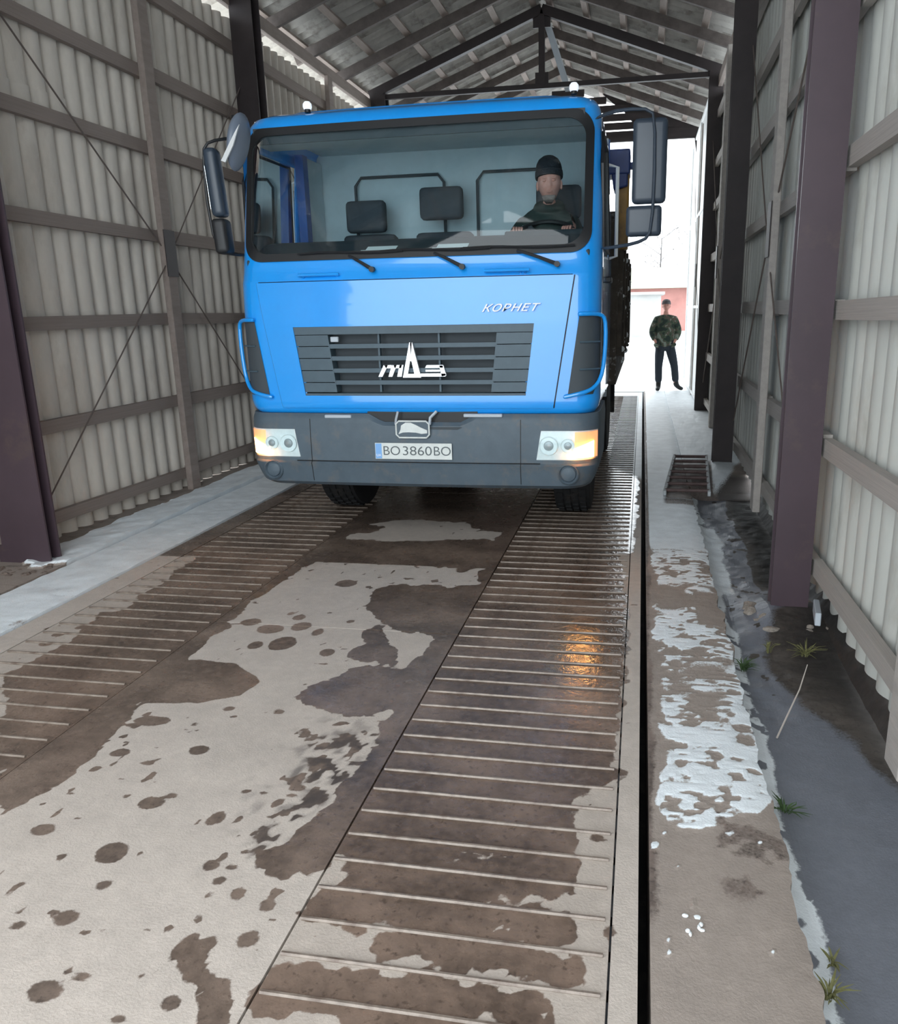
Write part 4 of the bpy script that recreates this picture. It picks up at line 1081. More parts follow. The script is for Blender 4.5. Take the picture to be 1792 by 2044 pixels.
MB().prism([(-.028, -.15), (.0, -.155), (.035, -.05), (.055, .08), (.03, .02), (-.005, -.08)], -.125, -.115).build('mirror_edge', MT['chrome'], km)

# ---- cab interior
inn = empty('cab_interior', (0, 0, 0)); inn.parent = truck
MB().box(-1.19, 1.19, 1.545, 1.585, 1.2, 2.88).build('rear_wall', MT['liner'], inn)
MB().box(-1.13, 1.13, .36, 1.54, 2.865, 2.885).build('headliner', MT['liner'], inn)
MB().box(-1.10, 1.10, .27, .50, 2.72, 2.74).build('roof_shelf', MT['liner'], inn, bevel=.01)
MB().box(-1.10, 1.10, .262, .275, 2.72, 2.82).build('shelf_edge', MT['liner_dark'], inn)
MB().box(-1.2, 1.2, .12, 1.55, 1.12, 1.16).build('cab_floor', MT['liner_dark'], inn)
for s in (-1, 1):
    MB().box(min(s*1.17, s*1.195), max(s*1.17, s*1.195), .2, 1.10, 1.16, 1.985).build('door_lining', MT['liner_dark'], inn)
    MB().box(min(s*1.10, s*1.165), max(s*1.10, s*1.165), 1.07, 1.16, 1.2, 2.80).build('door_pillar', MT['blue_in'], inn)
    MB().box(min(s*1.13, s*1.165), max(s*1.13, s*1.165), 1.20, 1.52, 1.2, 2.80).build('side_lining', MT['liner'], inn)
b = MB()
b.prism([(.10, 1.98), (.22, 2.02), (.40, 2.10), (.52, 2.12), (.60, 2.06), (.62, 1.70), (.12, 1.60)], -1.15, 1.15, plane='yz')
b.build('dashboard', MT['dash'], inn, bevel=.01)
b = MB(); b.prism([(.38, 2.08), (.44, 2.135), (.56, 2.14), (.60, 2.08)], .56, 1.08, plane='yz'); b.build('instrument_hood', MT['dash'], inn, bevel=.01)
for x0_, yy in ((-.36, .17), (.13, .17)):
    for q, (dy, dz) in enumerate(((0, .0), (.10, .028))):  # each paper doubled, the second sheet stands in for its reflection
        p_ = MB().box(-.105, .105, -.03, .03, -.001, .001).build('paper_and_reflection', MT['paper'], inn)
        p_.location = (x0_+.09+.02*q, yy+dy, 2.012+dz+.004); p_.rotation_euler = (.42, 0, -.06+.05*q)
# cabin lamp
MB().box(.0, .13, .40, .44, 2.735, 2.755).build('cabin_lamp', MT['lamp_white'], inn, bevel=.006)
def seat(xc, w, top, nm):
    r = empty(nm, (xc, 1.05, 0)); r.parent = inn
    rbox(w+.14, .50, .16, .05, (0, -.05, 1.56), 'seat_cushion', MT['seat'], r)
    bk = rbox(w+.12, .14, .62, .055, (0, .18, 1.93), 'seat_back', MT['seat'], r); bk.rotation_euler = (-.05, 0, 0)
    rbox(w, .10, .24, .045, (0, .20, top-.12), 'headrest', MT['seat'], r)
    MB().box(-.12, .12, -.2, .2, 1.16, 1.49).build('seat_base', MT['liner_dark'], r)
seat(-.675, .32, 2.475, 'passenger_seat'); seat(-.065, .34, 2.55, 'middle_seat'); seat(.84, .34, 2.52, 'driver_seat')
for xa, xb in ((-.84, -.10), (.17, .72)):
    MB().tube([(xa, 1.50, 2.1), (xa, 1.50, 2.62), (xa+.05, 1.50, 2.68), (xb-.05, 1.50, 2.68), (xb, 1.50, 2.62), (xb, 1.50, 2.1)], .012, 8).build('guard_rail', MT['liner_dark'], inn, smooth=True)
# steering wheel
sw = empty('steering_wheel', (.80, .66, 2.10)); sw.parent = inn; sw.rotation_euler = (math.radians(35), 0, 0)
b = MB(); b.tube([(.22*math.cos(2*math.pi*i/36), .22*math.sin(2*math.pi*i/36), 0) for i in range(36)], .015, 8, closed=True); b.build('wheel_rim', MT['black'], sw, smooth=True)
b = MB().lathe([(.06, -.05), (.065, -.01), (.05, .0), (.001, .002)], n=20)
for a in (0, 2.2, 4.1): b.beam((.04*math.cos(a), .04*math.sin(a), -.02), (.21*math.cos(a), .21*math.sin(a), -.004), .03, .012)
b.tube([(0, 0, -.04), (0, 0, -.45)], .03, 10)
b.build('wheel_spokes', MT['liner_dark'], sw, smooth=True)

# ---- chassis, wheels, body
ch_ = MB()
for s in (-1, 1): ch_.box(s*.42-.04, s*.42+.04, .35, 5.6, .62, .86)
for y in (.4, 1.9, 3.2, 4.6, 5.4): ch_.box(-.42, .42, y, y+.1, .64, .84)
ch_.build('chassis_frame', MT['chassis'], truck)
MB().box(-.62, .62, .30, 1.5, .52, 1.1).build('engine', MT['chassis'], truck, bevel=.05)
MB().box(-1.1, 1.1, .10, .16, .50, .96).build('bumper_beam', MT['chassis'], truck)
MB().tube([(-.9, 1.42, .5), (-.5, 1.42, .45), (.5, 1.42, .45), (.9, 1.42, .5)], .07, 10).build('front_axle', MT['chassis'], truck, smooth=True)
def wheel(xc, yc, dual=False):
    w = empty('wheel', (xc, yc, .50)); w.parent = truck; s = 1 if xc > 0 else -1
    for k_ in ((0,) if not dual else (0, -s*.31)):
        pr = [(.27, -.125), (.36, -.14), (.44, -.145), (.485, -.135), (.498, -.10), (.498, .10), (.485, .135), (.44, .145), (.36, .14), (.27, .125)]
        t = MB().lathe([(a, h+k_) for a, h in pr], (0, 0, 0), 'x', 48)
        tt = t.build('tyre', MT['tyre'], w, smooth=True)
        tr = MB()
        for h0 in (-.09, -.03, .03, .09):
            for i in range(40):
                a = 2*math.pi*(i+(.5 if h0 in (-.03, .09) else 0))/40; c_, s_ = math.cos(a), math.sin(a)
                tr.beam((h0+k_-.022, .503*c_, .503*s_), (h0+k_+.022, .503*c_, .503*s_), .05, .012, up=(0, c_, s_))
        tr.build('tread', MT['tyre'], tt)
    MB().lathe([(.27, s*.12), (.25, s*.10), (.22, s*.02), (.12, s*.0), (.11, s*.10), (.001, s*.11)], (0, 0, 0), 'x', 28).build('rim', MT['pale'], w, smooth=True)
for s in (-1, 1):
    wheel(s*.97, 1.40)
    wheel(s*.98, 4.3, True)
    # mudguard
    P = [(1.40+.60*math.cos(a), .50+.60*math.sin(a)) for a in [math.radians(15+15*i) for i in range(11)]]
    b = MB(); b.grid([[(x, y, z) for y, z in P] for x in (s*.80, s*1.19)]); b.build('mudguard', MT['chassis'], truck, solid=.01)
bd_ = empty('dump_body', (0, 0, 0)); bd_.parent = truck
BE = 5.6
MB().box(-1.27, 1.27, 1.95, BE, .98, 1.22).build('body_floor', MT['body'], bd_)
MB().box(-1.27, 1.27, 1.95, 2.03, 1.22, 2.40).build('headboard', MT['body'], bd_, bevel=.01)
for s in (-1, 1):
    a, b_ = sorted((s*1.22, s*1.31)); MB().box(a, b_, 2.03, BE, 1.22, 2.16).build('side_board', MT['body'], bd_, bevel=.008)
    for y in (2.3, 3.3, 4.3, 5.3):
        a, b_ = sorted((s*1.31, s*1.33)); MB().box(a, b_, y-.05, y+.05, 1.2, 2.15).build('stake', MT['body'], bd_, bevel=.006)
    a, b_ = sorted((s*1.24, s*1.345)); MB().box(a, b_, 1.99, 2.16, 2.10, 2.70).build('corner_post', MT['ochre'], bd_, bevel=.015)
    c_ = MB().box(min(s*1.16, s*1.35), max(s*1.16, s*1.35), 1.93, 2.24, 2.68, 2.87); c_.box(min(s*1.33, s*1.395), max(s*1.33, s*1.395), 2.02, 2.10, 2.73, 2.78)
    c_.prism([(s*1.22, 2.56), (s*1.335, 2.59), (s*1.335, 2.70), (s*1.20, 2.70)], 1.94, 2.22)
    c_.build('post_cap', MT['navy'], bd_, bevel=.012)
MB().box(-1.25, 1.25, BE-.07, BE, 1.2, 2.1).build('tailboard', MT['body'], bd_)
MB().box(-1.20, 1.20, 1.72, 1.80, .9, 1.75).build('pale_side_panel', MT['pale'], truck)
rnd = random.Random(4)
cl = MB()
for s in (1,):
    for i in range(46):
        y = rnd.uniform(2.1, 5.4); z = rnd.uniform(1.1, 2.1); q = rnd.uniform(.012, .045)
        cl.lathe([(q*.8, -.005), (q*.5, q*.5), (.001, q*.7)], (s*1.31, y, z), 'x', 7)
snow_o = cl.build('stuck_snow', MT['snowfield'], bd_); snow_o['kind'] = 'stuff'
truck.rotation_euler = (0, 0, 0)

for s in (-1, 1):
    MB().box(min(s*.50, s*1.12), max(s*.50, s*1.12), 2.2, 3.4, .42, .92).build('tank_blocker_right' if s > 0 else 'tank_blocker_left', MT['chassis'], truck, bevel=.05)  # tank boxes added to block light under the truck
MB().box(-1.15, 1.15, 5.50, 5.54, .30, .95).build('rear_light_blocker', MT['chassis'], truck)  # panel added to keep exit light from reaching under the truck
MB().box(-.9, .9, 4.2, 4.4, .38, .62).build('rear_axle', MT['chassis'], truck, bevel=.05)
MB().box(-.45, .45, 1.0, 4.2, .38, .70).build('gearbox', MT['chassis'], truck, bevel=.08)

# ================================================================== PEOPLE
def skin(name, joints, edges, mats, parent=None, sub=2, root=None):
    """one continuous surface grown on a skeleton: joints {name: ((x,y,z), radius or (rx, ry))}"""
    keys = list(joints); me_ = bpy.data.meshes.new(name)
    me_.from_pydata([joints[k][0] for k in keys], [(keys.index(a), keys.index(b_)) for a, b_ in edges], [])
    o = bpy.data.objects.new(name, me_); COL.objects.link(o)
    md = o.modifiers.new('skin', 'SKIN'); md.use_smooth_shade = True; md.branch_smoothing = 0.4
    sv = me_.skin_vertices[0].data
    for i, k in enumerate(keys):
        r = joints[k][1]; sv[i].radius = r if isinstance(r, tuple) else (r, r); sv[i].use_root = (k == (root or keys[0]))
    ms = o.modifiers.new('sub', 'SUBSURF'); ms.levels = ms.render_levels = sub
    dg = bpy.context.evaluated_depsgraph_get(); dg.update()
    nm_ = bpy.data.meshes.new_from_object(o.evaluated_get(dg))
    bpy.data.objects.remove(o); nm_.name = name
    nm_.materials.clear(); nm_.materials.append(mats)
    nm_.polygons.foreach_set('use_smooth', [True]*len(nm_.polygons))
    o = bpy.data.objects.new(name, nm_); COL.objects.link(o); o.parent = parent
    return o
def join_into(o, bm_fn, mats):
    """add extra shapes (head, eyes) to a body mesh; bm_fn(bm) adds faces with material_index"""
    b = bmesh.new(); b.from_mesh(o.data); bm_fn(b); b.to_mesh(o.data); b.free()
    o.data.materials.clear()
    for m_ in mats: o.data.materials.append(m_)
    o.data.polygons.foreach_set('use_smooth', [True]*len(o.data.polygons))

def add_head(b, c, sc=1.0, yaw=0.0, tilt=0.0, detail=True):
    """a head 0.235 m tall looking along -y, centred at c: brow, eye sockets, nose, lips, chin and ears"""
    rot = Matrix.Rotation(yaw, 4, 'Z') @ Matrix.Rotation(tilt, 4, 'Y')
    T = Matrix.Translation(c) @ rot @ Matrix.Scale(sc, 4)
    r = bmesh.ops.create_uvsphere(b, u_segments=40, v_segments=32, radius=1)
    g = lambda v, m_, s: math.exp(-((v-m_)/s)**2)
    for v in r['verts']:
        x, y, z = v.co; wz = 1.0 - 0.30*max(0, -z-0.15)**1.0*1.2
        X = x*0.076*wz; Y = y*0.094*(1.0 if y > 0 else (0.98 - 0.10*max(0, -z-.3))); Z = z*0.118
        if y < 0:
            f = -y
            Y -= 0.022*g(X, 0, .011)*g(Z, -0.022, .022)*f           # nose
            Y -= 0.010*g(X, 0, .009)*g(Z, 0.005, .022)*f            # bridge
            Y += 0.011*(g(X, .030, .014)+g(X, -.030, .014))*g(Z, .008, .011)*f   # sockets
            Y -= 0.006*g(Z, .030, .012)*f*g(X, 0, .06)              # brow
            Y -= 0.006*g(X, 0, .022)*g(Z, -.058, .011)*f            # lips
            Y += 0.004*g(X, 0, .03)*g(Z, -.074, .007)*f
            Y -= 0.012*g(X, 0, .026)*g(Z, -.097, .016)*f            # chin
            Y -= 0.004*(g(X, .038, .018)+g(X, -.038, .018))*g(Z, -.022, .02)*f   # cheeks
        v.co = T @ Vector((X, Y, Z))
    for f_ in {f for v in r['verts'] for f in v.link_faces}:
        f_.material_index = 0
    def blob(loc, s3, mi, seg=12):
        q = bmesh.ops.create_uvsphere(b, u_segments=seg, v_segments=8, radius=1)
        for v in q['verts']: v.co = T @ Vector((loc[0]+v.co.x*s3[0], loc[1]+v.co.y*s3[1], loc[2]+v.co.z*s3[2]))
        for f_ in {f for v in q['verts'] for f in v.link_faces}: f_.material_index = mi
    for s in (-1, 1):
        blob((s*.030, -.081, .008), (.013, .010, .007), 1)
        blob((s*.030, -.0885, .008), (.008, .005, .0065), 2)
        blob((s*.031, -.089, .024), (.017, .006, .0045), 3)
        blob((s*.077, .005, -.012), (.010, .018, .030), 0)
    blob((0, -.094, -.0575), (.023, .006, .0035), 4); blob((0, -.093, -.064), (.020, .007, .004), 4)

def hand(b_par, name, wrist, direction, palm_n, scale=1.0, curl=0.7, mirror=1):
    """a hand with palm, four unequal bent fingers and a side thumb, closed by `curl`"""
    d = Vector(direction).normalized(); n_ = Vector(palm_n); n_ = (n_ - d*n_.dot(d)).normalized(); s_ = d.cross(n_)*mirror
    W = Vector(wrist)
    J = {'w': (W, .026*scale), 'p': (W+d*.045*scale, (.034*scale, .018*scale))}; E = [('w', 'p')]
    for i, (off, L_) in enumerate(((-.030, .070), (-.010, .080), (.010, .075), (.029, .058))):
        p = W+d*.088*scale+s_*off*scale; J[f'k{i}'] = (p, .0105*scale); E.append(('p', f'k{i}')); a = 0
        cur = p
        for q, fr_ in enumerate((.45, .32, .23)):
            a += curl*(.9 if q == 0 else 1.1); cur = cur + (d*math.cos(a)+n_*math.sin(a))*L_*fr_*scale
            J[f'f{i}{q}'] = (cur, (.0092-.001*q)*scale); E.append((f'k{i}' if q == 0 else f'f{i}{q-1}', f'f{i}{q}'))
    t0 = W+d*.03*scale-s_*.034*scale; t1 = t0+(d*.7-s_*.5+n_*.5)*.034*scale; t2 = t1+(d*.6+n_*.7-s_*.1)*.030*scale
    J['t0'] = (t0, .014*scale); J['t1'] = (t1, .011*scale); J['t2'] = (t2, .009*scale); E += [('w', 't0'), ('t0', 't1'), ('t1', 't2')]
    return J, E

def beanie(nm, c, m_, parent, sc=1.0, yaw=0, tilt=0, h=0.13):
    T = Matrix.Translation(c) @ Matrix.Rotation(yaw, 4, 'Z') @ Matrix.Rotation(tilt, 4, 'Y') @ Matrix.Rotation(-.12, 4, 'X') @ Matrix.Scale(sc, 4)
    b = MB(); N_ = 28; prof = [(1.0, .028), (1.10, .030), (1.12, .045), (1.10, .066), (1.04, .070), (1.05, .085), (.98, .108), (.80, .133), (.50, .150), (.2, .157), (.01, .158)]
    for r, z in prof:
        for j in range(N_):
            t = 2*math.pi*j/N_; b.v.append(tuple(T @ Vector((.078*r*math.cos(t), .096*r*math.sin(t)+.004, z*h/.13))))
    for i in range(len(prof)-1):
        for j in range(N_): b.f.append((i*N_+j, i*N_+(j+1) % N_, (i+1)*N_+(j+1) % N_, (i+1)*N_+j))
    return b.build(nm, m_, parent, smooth=True, solid=.004)

# --- the driver, seen through the windscreen; world frame, leaning toward the cab's middle
PX0, PY0 = -0.70, 6.17
hc = Vector((-.670, 5.985, 2.476))
J = {'pelvis': ((-.66, PY0+.06, 1.70), (.15, .12)), 'belly': ((-.67, PY0+.05, 1.86), (.15, .12)), 'chest': ((-.69, PY0+.0, 2.06), (.165, .12)), 'upper': ((-.69, PY0-.03, 2.23), (.085, .065)),
     'neck': ((-.682, PY0-.09, 2.32), .052), 'skull': ((-.674, PY0-.15, 2.40), .055),
     'shL': ((-.86, PY0-.04, 2.21), .05), 'elL': ((-.96, PY0-.20, 2.02), .052), 'wrL': ((-.86, PY0-.45, 2.13), .03),
     'shR': ((-.53, PY0-.03, 2.21), .05), 'elR': ((-.44, PY0-.18, 1.97), .05), 'wrR': ((-.50, PY0-.42, 2.13), .03),
     'hipL': ((-.76, PY0, 1.70), .09), 'knL': ((-.80, PY0-.42, 1.74), .065), 'anL': ((-.80, PY0-.58, 1.32), .04), 'toeL': ((-.80, PY0-.70, 1.26), .035),
     'hipR': ((-.56, PY0, 1.70), .09), 'knR': ((-.54, PY0-.42, 1.74), .065), 'anR': ((-.54, PY0-.58, 1.32), .04), 'toeR': ((-.54, PY0-.70, 1.26), .035)}
E_ = [('pelvis', 'belly'), ('belly', 'chest'), ('chest', 'upper'), ('upper', 'neck'), ('neck', 'skull'), ('upper', 'shL'), ('shL', 'elL'), ('elL', 'wrL'), ('upper', 'shR'), ('shR', 'elR'), ('elR', 'wrR'),
      ('pelvis', 'hipL'), ('hipL', 'knL'), ('knL', 'anL'), ('anL', 'toeL'), ('pelvis', 'hipR'), ('hipR', 'knR'), ('knR', 'anR'), ('anR', 'toeR')]
def merge_hand(J, E_, wrist, HJ, HE, pre):
    for k, v in HJ.items():
        if k != 'w': J[pre+k] = v
    for a, b_ in HE: E_.append((wrist if a == 'w' else pre+a, pre+b_))
for wr, pre, mi in (('wrL', 'l', 1), ('wrR', 'r', -1)):
    W = Vector(J[wr][0]); HJ, HE = hand(None, '', W, (0.15*mi, -.75, .30), (0, -.3, -1), .92, .75, mi)
    merge_hand(J, E_, wr, HJ, HE, pre)
drv = skin('person', J, E_, MT['skin'])
join_into(drv, lambda b: add_head(b, hc, 1.07, yaw=0.10, tilt=-.04), [MT['skin'], MT['white'], MT['eye'], MT['beard'], MT['lips']])
tag(drv, 'driver in a dark green jacket and black knitted hat behind the windscreen', 'person')
JJ = {k: J[k] for k in ('pelvis', 'belly', 'chest', 'upper', 'shL', 'elL', 'shR', 'elR')}
JJ = {k: (v[0], tuple(q*1.28 for q in v[1]) if isinstance(v[1], tuple) else v[1]*1.45) for k, v in JJ.items()}
JJ['upper'] = (J['upper'][0], (.20, .15)); JJ['shL'] = (J['shL'][0], .105); JJ['shR'] = (J['shR'][0], .105); JJ['nk'] = (Vector(J['neck'][0])+Vector((0, .02, .0)), (.135, .125)); JJ['collar'] = (Vector(J['neck'][0])+Vector((0, .0, .062)), (.118, .118))
JJ['cL'] = (Vector(J['wrL'][0])+Vector((0, .03, -.01)), .046); JJ['cR'] = (Vector(J['wrR'][0])+Vector((0, .03, -.01)), .046)
skin('jacket', JJ, [('pelvis', 'belly'), ('belly', 'chest'), ('chest', 'upper'), ('upper', 'nk'), ('nk', 'collar'), ('upper', 'shL'), ('shL', 'elL'), ('elL', 'cL'), ('upper', 'shR'), ('shR', 'elR'), ('elR', 'cR')], MT['jacket'], drv)
JT = {k: (v[0], tuple(q*1.1 for q in v[1]) if isinstance(v[1], tuple) else v[1]*1.2) for k, v in J.items() if k in ('pelvis', 'hipL', 'knL', 'anL', 'hipR', 'knR', 'anR')}
skin('trousers', JT, [('pelvis', 'hipL'), ('hipL', 'knL'), ('knL', 'anL'), ('pelvis', 'hipR'), ('hipR', 'knR'), ('knR', 'anR')], MT['trousers'], drv)
beanie('knitted_hat', hc+Vector((0, .004, .004)), MT['knit'], drv, 1.10, .10, -.04, h=.135)
b = MB()                                                    # grey beard round the jaw
for i in range(17):
    t = math.radians(-42+84*i/16)
    for k, z in enumerate((-.084, -.096, -.112, -.134)):
        r = (.070, .068, .056, .028)[k]; q = hc + Vector((math.sin(t)*r+.003, -math.cos(t)*r*1.12-.012*(k > 1), z)); b.v.append(tuple(q))
for i in range(16):
    for k in range(3): b.f.append((i*4+k, (i+1)*4+k, (i+1)*4+k+1, i*4+k+1))
b.build('beard', MT['beard'], drv, smooth=True, solid=.008)
MB().beam((-.86, PY0-.20, 2.20), (-.80, PY0-.21, 2.20), .006, .008).build('chest_strip', MT['pale'], drv)

# --- the man standing at the far end in camouflage, feet apart, hands in his jacket pockets
mx, my = .45, 16.62
def V(x, y, z): return (mx+x, my+y, z)
J = {'pelvis': (V(0, 0, .93), (.125, .095)), 'belly': (V(0, 0, 1.08), (.12, .09)), 'chest': (V(0, 0, 1.28), (.145, .10)), 'upper': (V(0, .01, 1.41), (.11, .08)), 'neck': (V(0, 0, 1.51), .052), 'skull': (V(0, -.01, 1.60), .05),
     'shL': (V(-.17, 0, 1.40), .055), 'elL': (V(-.25, .02, 1.15), .055), 'wrL': (V(-.20, -.10, .99), .03), 'haL': (V(-.16, -.14, .95), .032),
     'shR': (V(.17, 0, 1.40), .055), 'elR': (V(.25, .02, 1.15), .055), 'wrR': (V(.20, -.10, .99), .03), 'haR': (V(.16, -.14, .95), .032),
     'hipL': (V(-.09, 0, .90), .085), 'knL': (V(-.11, -.03, .48), .058), 'anL': (V(-.10, 0, .09), .04), 'toeL': (V(-.12, -.17, .035), .032),
     'hipR': (V(.09, 0, .90), .085), 'knR': (V(.20, -.02, .49), .058), 'anR': (V(.24, .06, .10), .04), 'toeR': (V(.37, -.02, .035), .032)}
E_ = [('pelvis', 'belly'), ('belly', 'chest'), ('chest', 'upper'), ('upper', 'neck'), ('neck', 'skull')] + [(a+s, b_+s) for s in 'LR' for a, b_ in (('sh', 'el'), ('el', 'wr'), ('wr', 'ha'), ('hip', 'kn'), ('kn', 'an'), ('an', 'toe'))] + [('upper', 'shL'), ('upper', 'shR'), ('pelvis', 'hipL'), ('pelvis', 'hipR')]
man = skin('person', J, E_, MT['skin'])
hm = Vector(V(0, -.02, 1.655))
join_into(man, lambda b: add_head(b, hm, .95), [MT['skin'], MT['white'], MT['eye'], MT['beard'], MT['lips']])
tag(man, 'man in a camouflage jacket and dark trousers standing at the snowy far exit', 'person')
JJ = {k: (v[0], tuple(q*1.42 for q in v[1]) if isinstance(v[1], tuple) else v[1]*1.62) for k, v in J.items() if k in ('belly', 'chest', 'upper', 'shL', 'elL', 'wrL', 'shR', 'elR', 'wrR')}
JJ['belly'] = (V(0, 0, 1.08), (.215, .16)); JJ['chest'] = (V(0, 0, 1.28), (.225, .16)); JJ['upper'] = (V(0, .01, 1.40), (.17, .12))
JJ['hem'] = (V(0, 0, .92), (.225, .165)); JJ['nk'] = (V(0, .01, 1.50), .08); JJ['bot'] = (V(0, 0, .80), (.225, .16))
skin('jacket', JJ, [('hem', 'bot'), ('hem', 'belly'), ('belly', 'chest'), ('chest', 'upper'), ('upper', 'nk')] + [(a+s, b_+s) for s in 'LR' for a, b_ in (('sh', 'el'), ('el', 'wr'))] + [('upper', 'shL'), ('upper', 'shR')], MT['camo'], man)
JT = {k: (v[0], tuple(q*1.25 for q in v[1]) if isinstance(v[1], tuple) else v[1]*1.4) for k, v in J.items() if k in ('pelvis', 'hipL', 'knL', 'hipR', 'knR')}
for s in 'LR': JT['an'+s] = (Vector(J['an'+s][0])+Vector((0, 0, .06)), .075)
skin('trousers', JT, [('pelvis', 'hipL'), ('hipL', 'knL'), ('knL', 'anL'), ('pelvis', 'hipR'), ('hipR', 'knR'), ('knR', 'anR')], MT['trousers'], man)
for s in 'LR':
    a = Vector(J['an'+s][0]); t_ = Vector(J['toe'+s][0])
    skin('boot', {'top': (a+Vector((0, 0, .20)), .066), 'an': (a+Vector((0, 0, -.01)), .06), 'heel': (a+(a-t_)*.15+Vector((0, 0, -.045)), .042), 'ball': (a+(t_-a)*.7+Vector((0, 0, -.008)), (.048, .042)), 'toe': (t_+(t_-a)*.12+Vector((0, 0, .006)), (.042, .034))},
         [('top', 'an'), ('an', 'heel'), ('an', 'ball'), ('ball', 'toe')], MT['boot'], man)
beanie('cap', hm+Vector((0, .004, .004)), mat('grey_cap', (.12, .11, .115), .9), man, 1.0, 0, 0, h=.10)

# ================================================================== LADDER on the snow
ld_ = empty('ladder', (.45, 7.9, .03), 'short rusty metal ladder with frosted rails lying on the snow beside the gap', 'ladder')
ax_, ay_, bx_, by2 = .235-.45, 7.06-7.9, .385-.45, 8.82-7.9
for xa, xb in ((ax_, bx_), (.618-.45, .722-.45)):
    MB().beam((xa, ay_, 0), (xb, by2, .02), .028, .045).build('rail', MT['ladder_frost'], ld_, bevel=.004)
for i in range(7):
    t = .04+.92*i/6; xa = ax_+(bx_-ax_)*t; xb = .168+.104*t; y = ay_+(by2-ay_)*t; z = .02*t+.012
    MB().tube([(xa, y, z), (xb, y, z)], .016, 8).build('rung', MT['ladder'], ld_, smooth=True)
    
# ================================================================== WEEDS, STALKS, STONES
def weed(loc, n, h, m_, label, seed, spread=.05, w=.0035):
    rnd = random.Random(seed); r = empty('weed', loc, label, 'plant')
    for i in range(n):
        a = rnd.uniform(0, 6.28); l = h*rnd.uniform(.5, 1); d = Vector((math.cos(a), math.sin(a), 0)); p = d*rnd.uniform(0, spread*.4)
        e = Vector((rnd.uniform(-1, 1), rnd.uniform(-1, 1), rnd.uniform(-.6, .3)))*spread*.5
        q = [p + d*(spread*t*t*rnd.uniform(.6, 1.3)) + e*t*t + Vector((0, 0, l*(t-.4*t*t))) for t in (0, .35, .7, 1)]
        s_ = d.cross(Vector((0, 0, 1))); b = MB()
        ws = (w*.5, w, w*.8, w*.1)
        b.v = [tuple(pp + s_*ww*k) for pp, ww in zip(q, ws) for k in (-1, 1)]
        b.f = [(2*i_, 2*i_+1, 2*i_+3, 2*i_+2) for i_ in range(3)]
        b.build('leaf', m_, r, solid=.0008)
    return r
weed((.53, 3.74, -.10), 30, .10, MT['weed'], 'small green weed growing in the kerb crack beside the snow', 1, .05)
weed((.86, 3.96, -.10), 34, .10, MT['weed_dry'], 'yellow green weed under the right wall by the rubble', 2, .07)
weed((.69, 4.02, -.12), 14, .13, MT['weed_dry'], 'thin yellowish weed in the channel left of the rubble', 3, .04)
weed((.54, 2.60, -.11), 22, .07, MT['weed'], 'low dark green tuft at the kerb edge by the snow patch end', 4, .05)
weed((.515, 1.78, -.09), 26, .07, MT['weed_dry'], 'pale yellow tuft at the broken kerb edge nearest the viewer', 5, .04)
weed((.56, 1.93, -.12), 12, .05, MT['weed_dry'], 'tiny dry sprig in the channel beside the broken kerb', 6, .03)
st = MB().tube([(.60, 3.15, -.125), (.66, 3.27, -.075), (.73, 3.42, -.03), (.785, 3.56, .03)], [.004, .0035, .003, .002], 5)
tag(st.build('straw', MT['straw'], smooth=True), 'single pale straw stalk leaning out of the drain channel', 'stalk')
lumps('snow_crumbs', (.18, 1.86, .0), 7, (.03, .05), .008, MT['snowfield'], 'small cluster of white snow crumbs on the bare walkway', 'snow', 21)

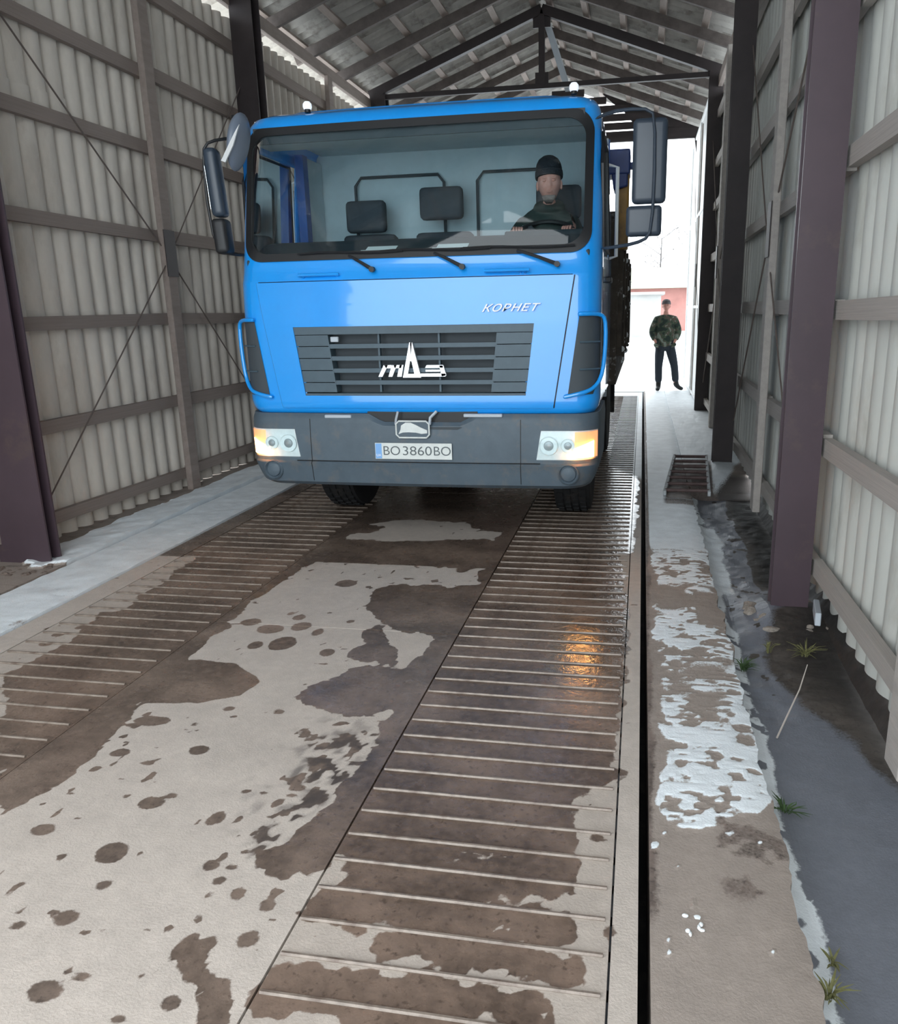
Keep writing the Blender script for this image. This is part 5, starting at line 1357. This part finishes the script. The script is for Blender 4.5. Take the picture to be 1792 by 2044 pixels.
# ================================================================== BEYOND THE FAR EXIT
bl_ = empty('building', (0, 0, 0), 'low pink walled building with a pale roof far beyond the shed exit', 'building')
MB().box(-22, 22, 60, 70, -.2, 3.0).build('wall', MT['pinkwall'], bl_)
MB().add([(-23, 59.4, 2.95), (23, 59.4, 2.95), (23, 70.6, 2.95), (-23, 70.6, 2.95), (-21, 65, 4.6), (21, 65, 4.6)], [(0, 1, 5, 4), (2, 3, 4, 5), (1, 2, 5), (3, 0, 4), (0, 3, 2, 1)]).build('roof', MT['roofgreen'], bl_)
for x in range(-20, 21, 4):
    f_ = MB().box(x-.6, x+.6, 59.93, 60.0, 1.5, 2.4).build('window', MT['white'], bl_)
    MB().box(x-.5, x+.5, 59.90, 59.94, 1.58, 2.32).build('pane', MT['winglass'], f_)
sh2 = empty('shed_hut', (0, 0, 0), 'small pale grey hut in front of the pink building', 'building')
MB().box(-4.0, 1.0, 48, 52, -.1, 2.35).build('wall', MT['palewall'], sh2)
MB().box(-4.2, 1.2, 47.7, 52.3, 2.35, 2.5).build('roof', MT['palewall'], sh2)
def tree(x, y, h, seed, label):
    rnd = random.Random(seed); r = empty('bare_tree', (x, y, 0), label, 'tree'); tr = MB(); br = MB()
    tr.tube([(0, 0, 0), (.1, 0, h*.3), (0, .1, h*.6), (.05, 0, h)], [.16, .12, .07, .02], 7)
    def rec(p, d, l, rad, k):
        q = p+d*l; br.tube([tuple(p), tuple(p+d*l*.5+Vector((rnd.uniform(-.05, .05)*l,)*3)), tuple(q)], [rad, rad*.8, rad*.6], 4, caps=False)
        if k == 0: return
        for _ in range(3):
            nd = (d+Vector((rnd.uniform(-.7, .7), rnd.uniform(-.7, .7), rnd.uniform(-.2, .6)))).normalized(); rec(q, nd, l*rnd.uniform(.55, .8), rad*.6, k-1)
    for i in range(12):
        a = rnd.uniform(0, 6.28); rec(Vector((0, 0, h*(.3+.6*i/12))), Vector((math.cos(a), math.sin(a), .7)).normalized(), h*.16, .035, 3)
    tr.build('trunk', MT['bark'], r, smooth=True); br.build('branches', MT['bark'], r)
tree(1.4, 74, 8.6, 1, 'bare tree standing right of the man above the pink building')
tree(5.2, 92, 9.5, 2, 'taller bare tree nearest the right wall edge above the pink building')
tree(-3.2, 88, 6.5, 3, 'low bare tree behind the truck above the hut roof')
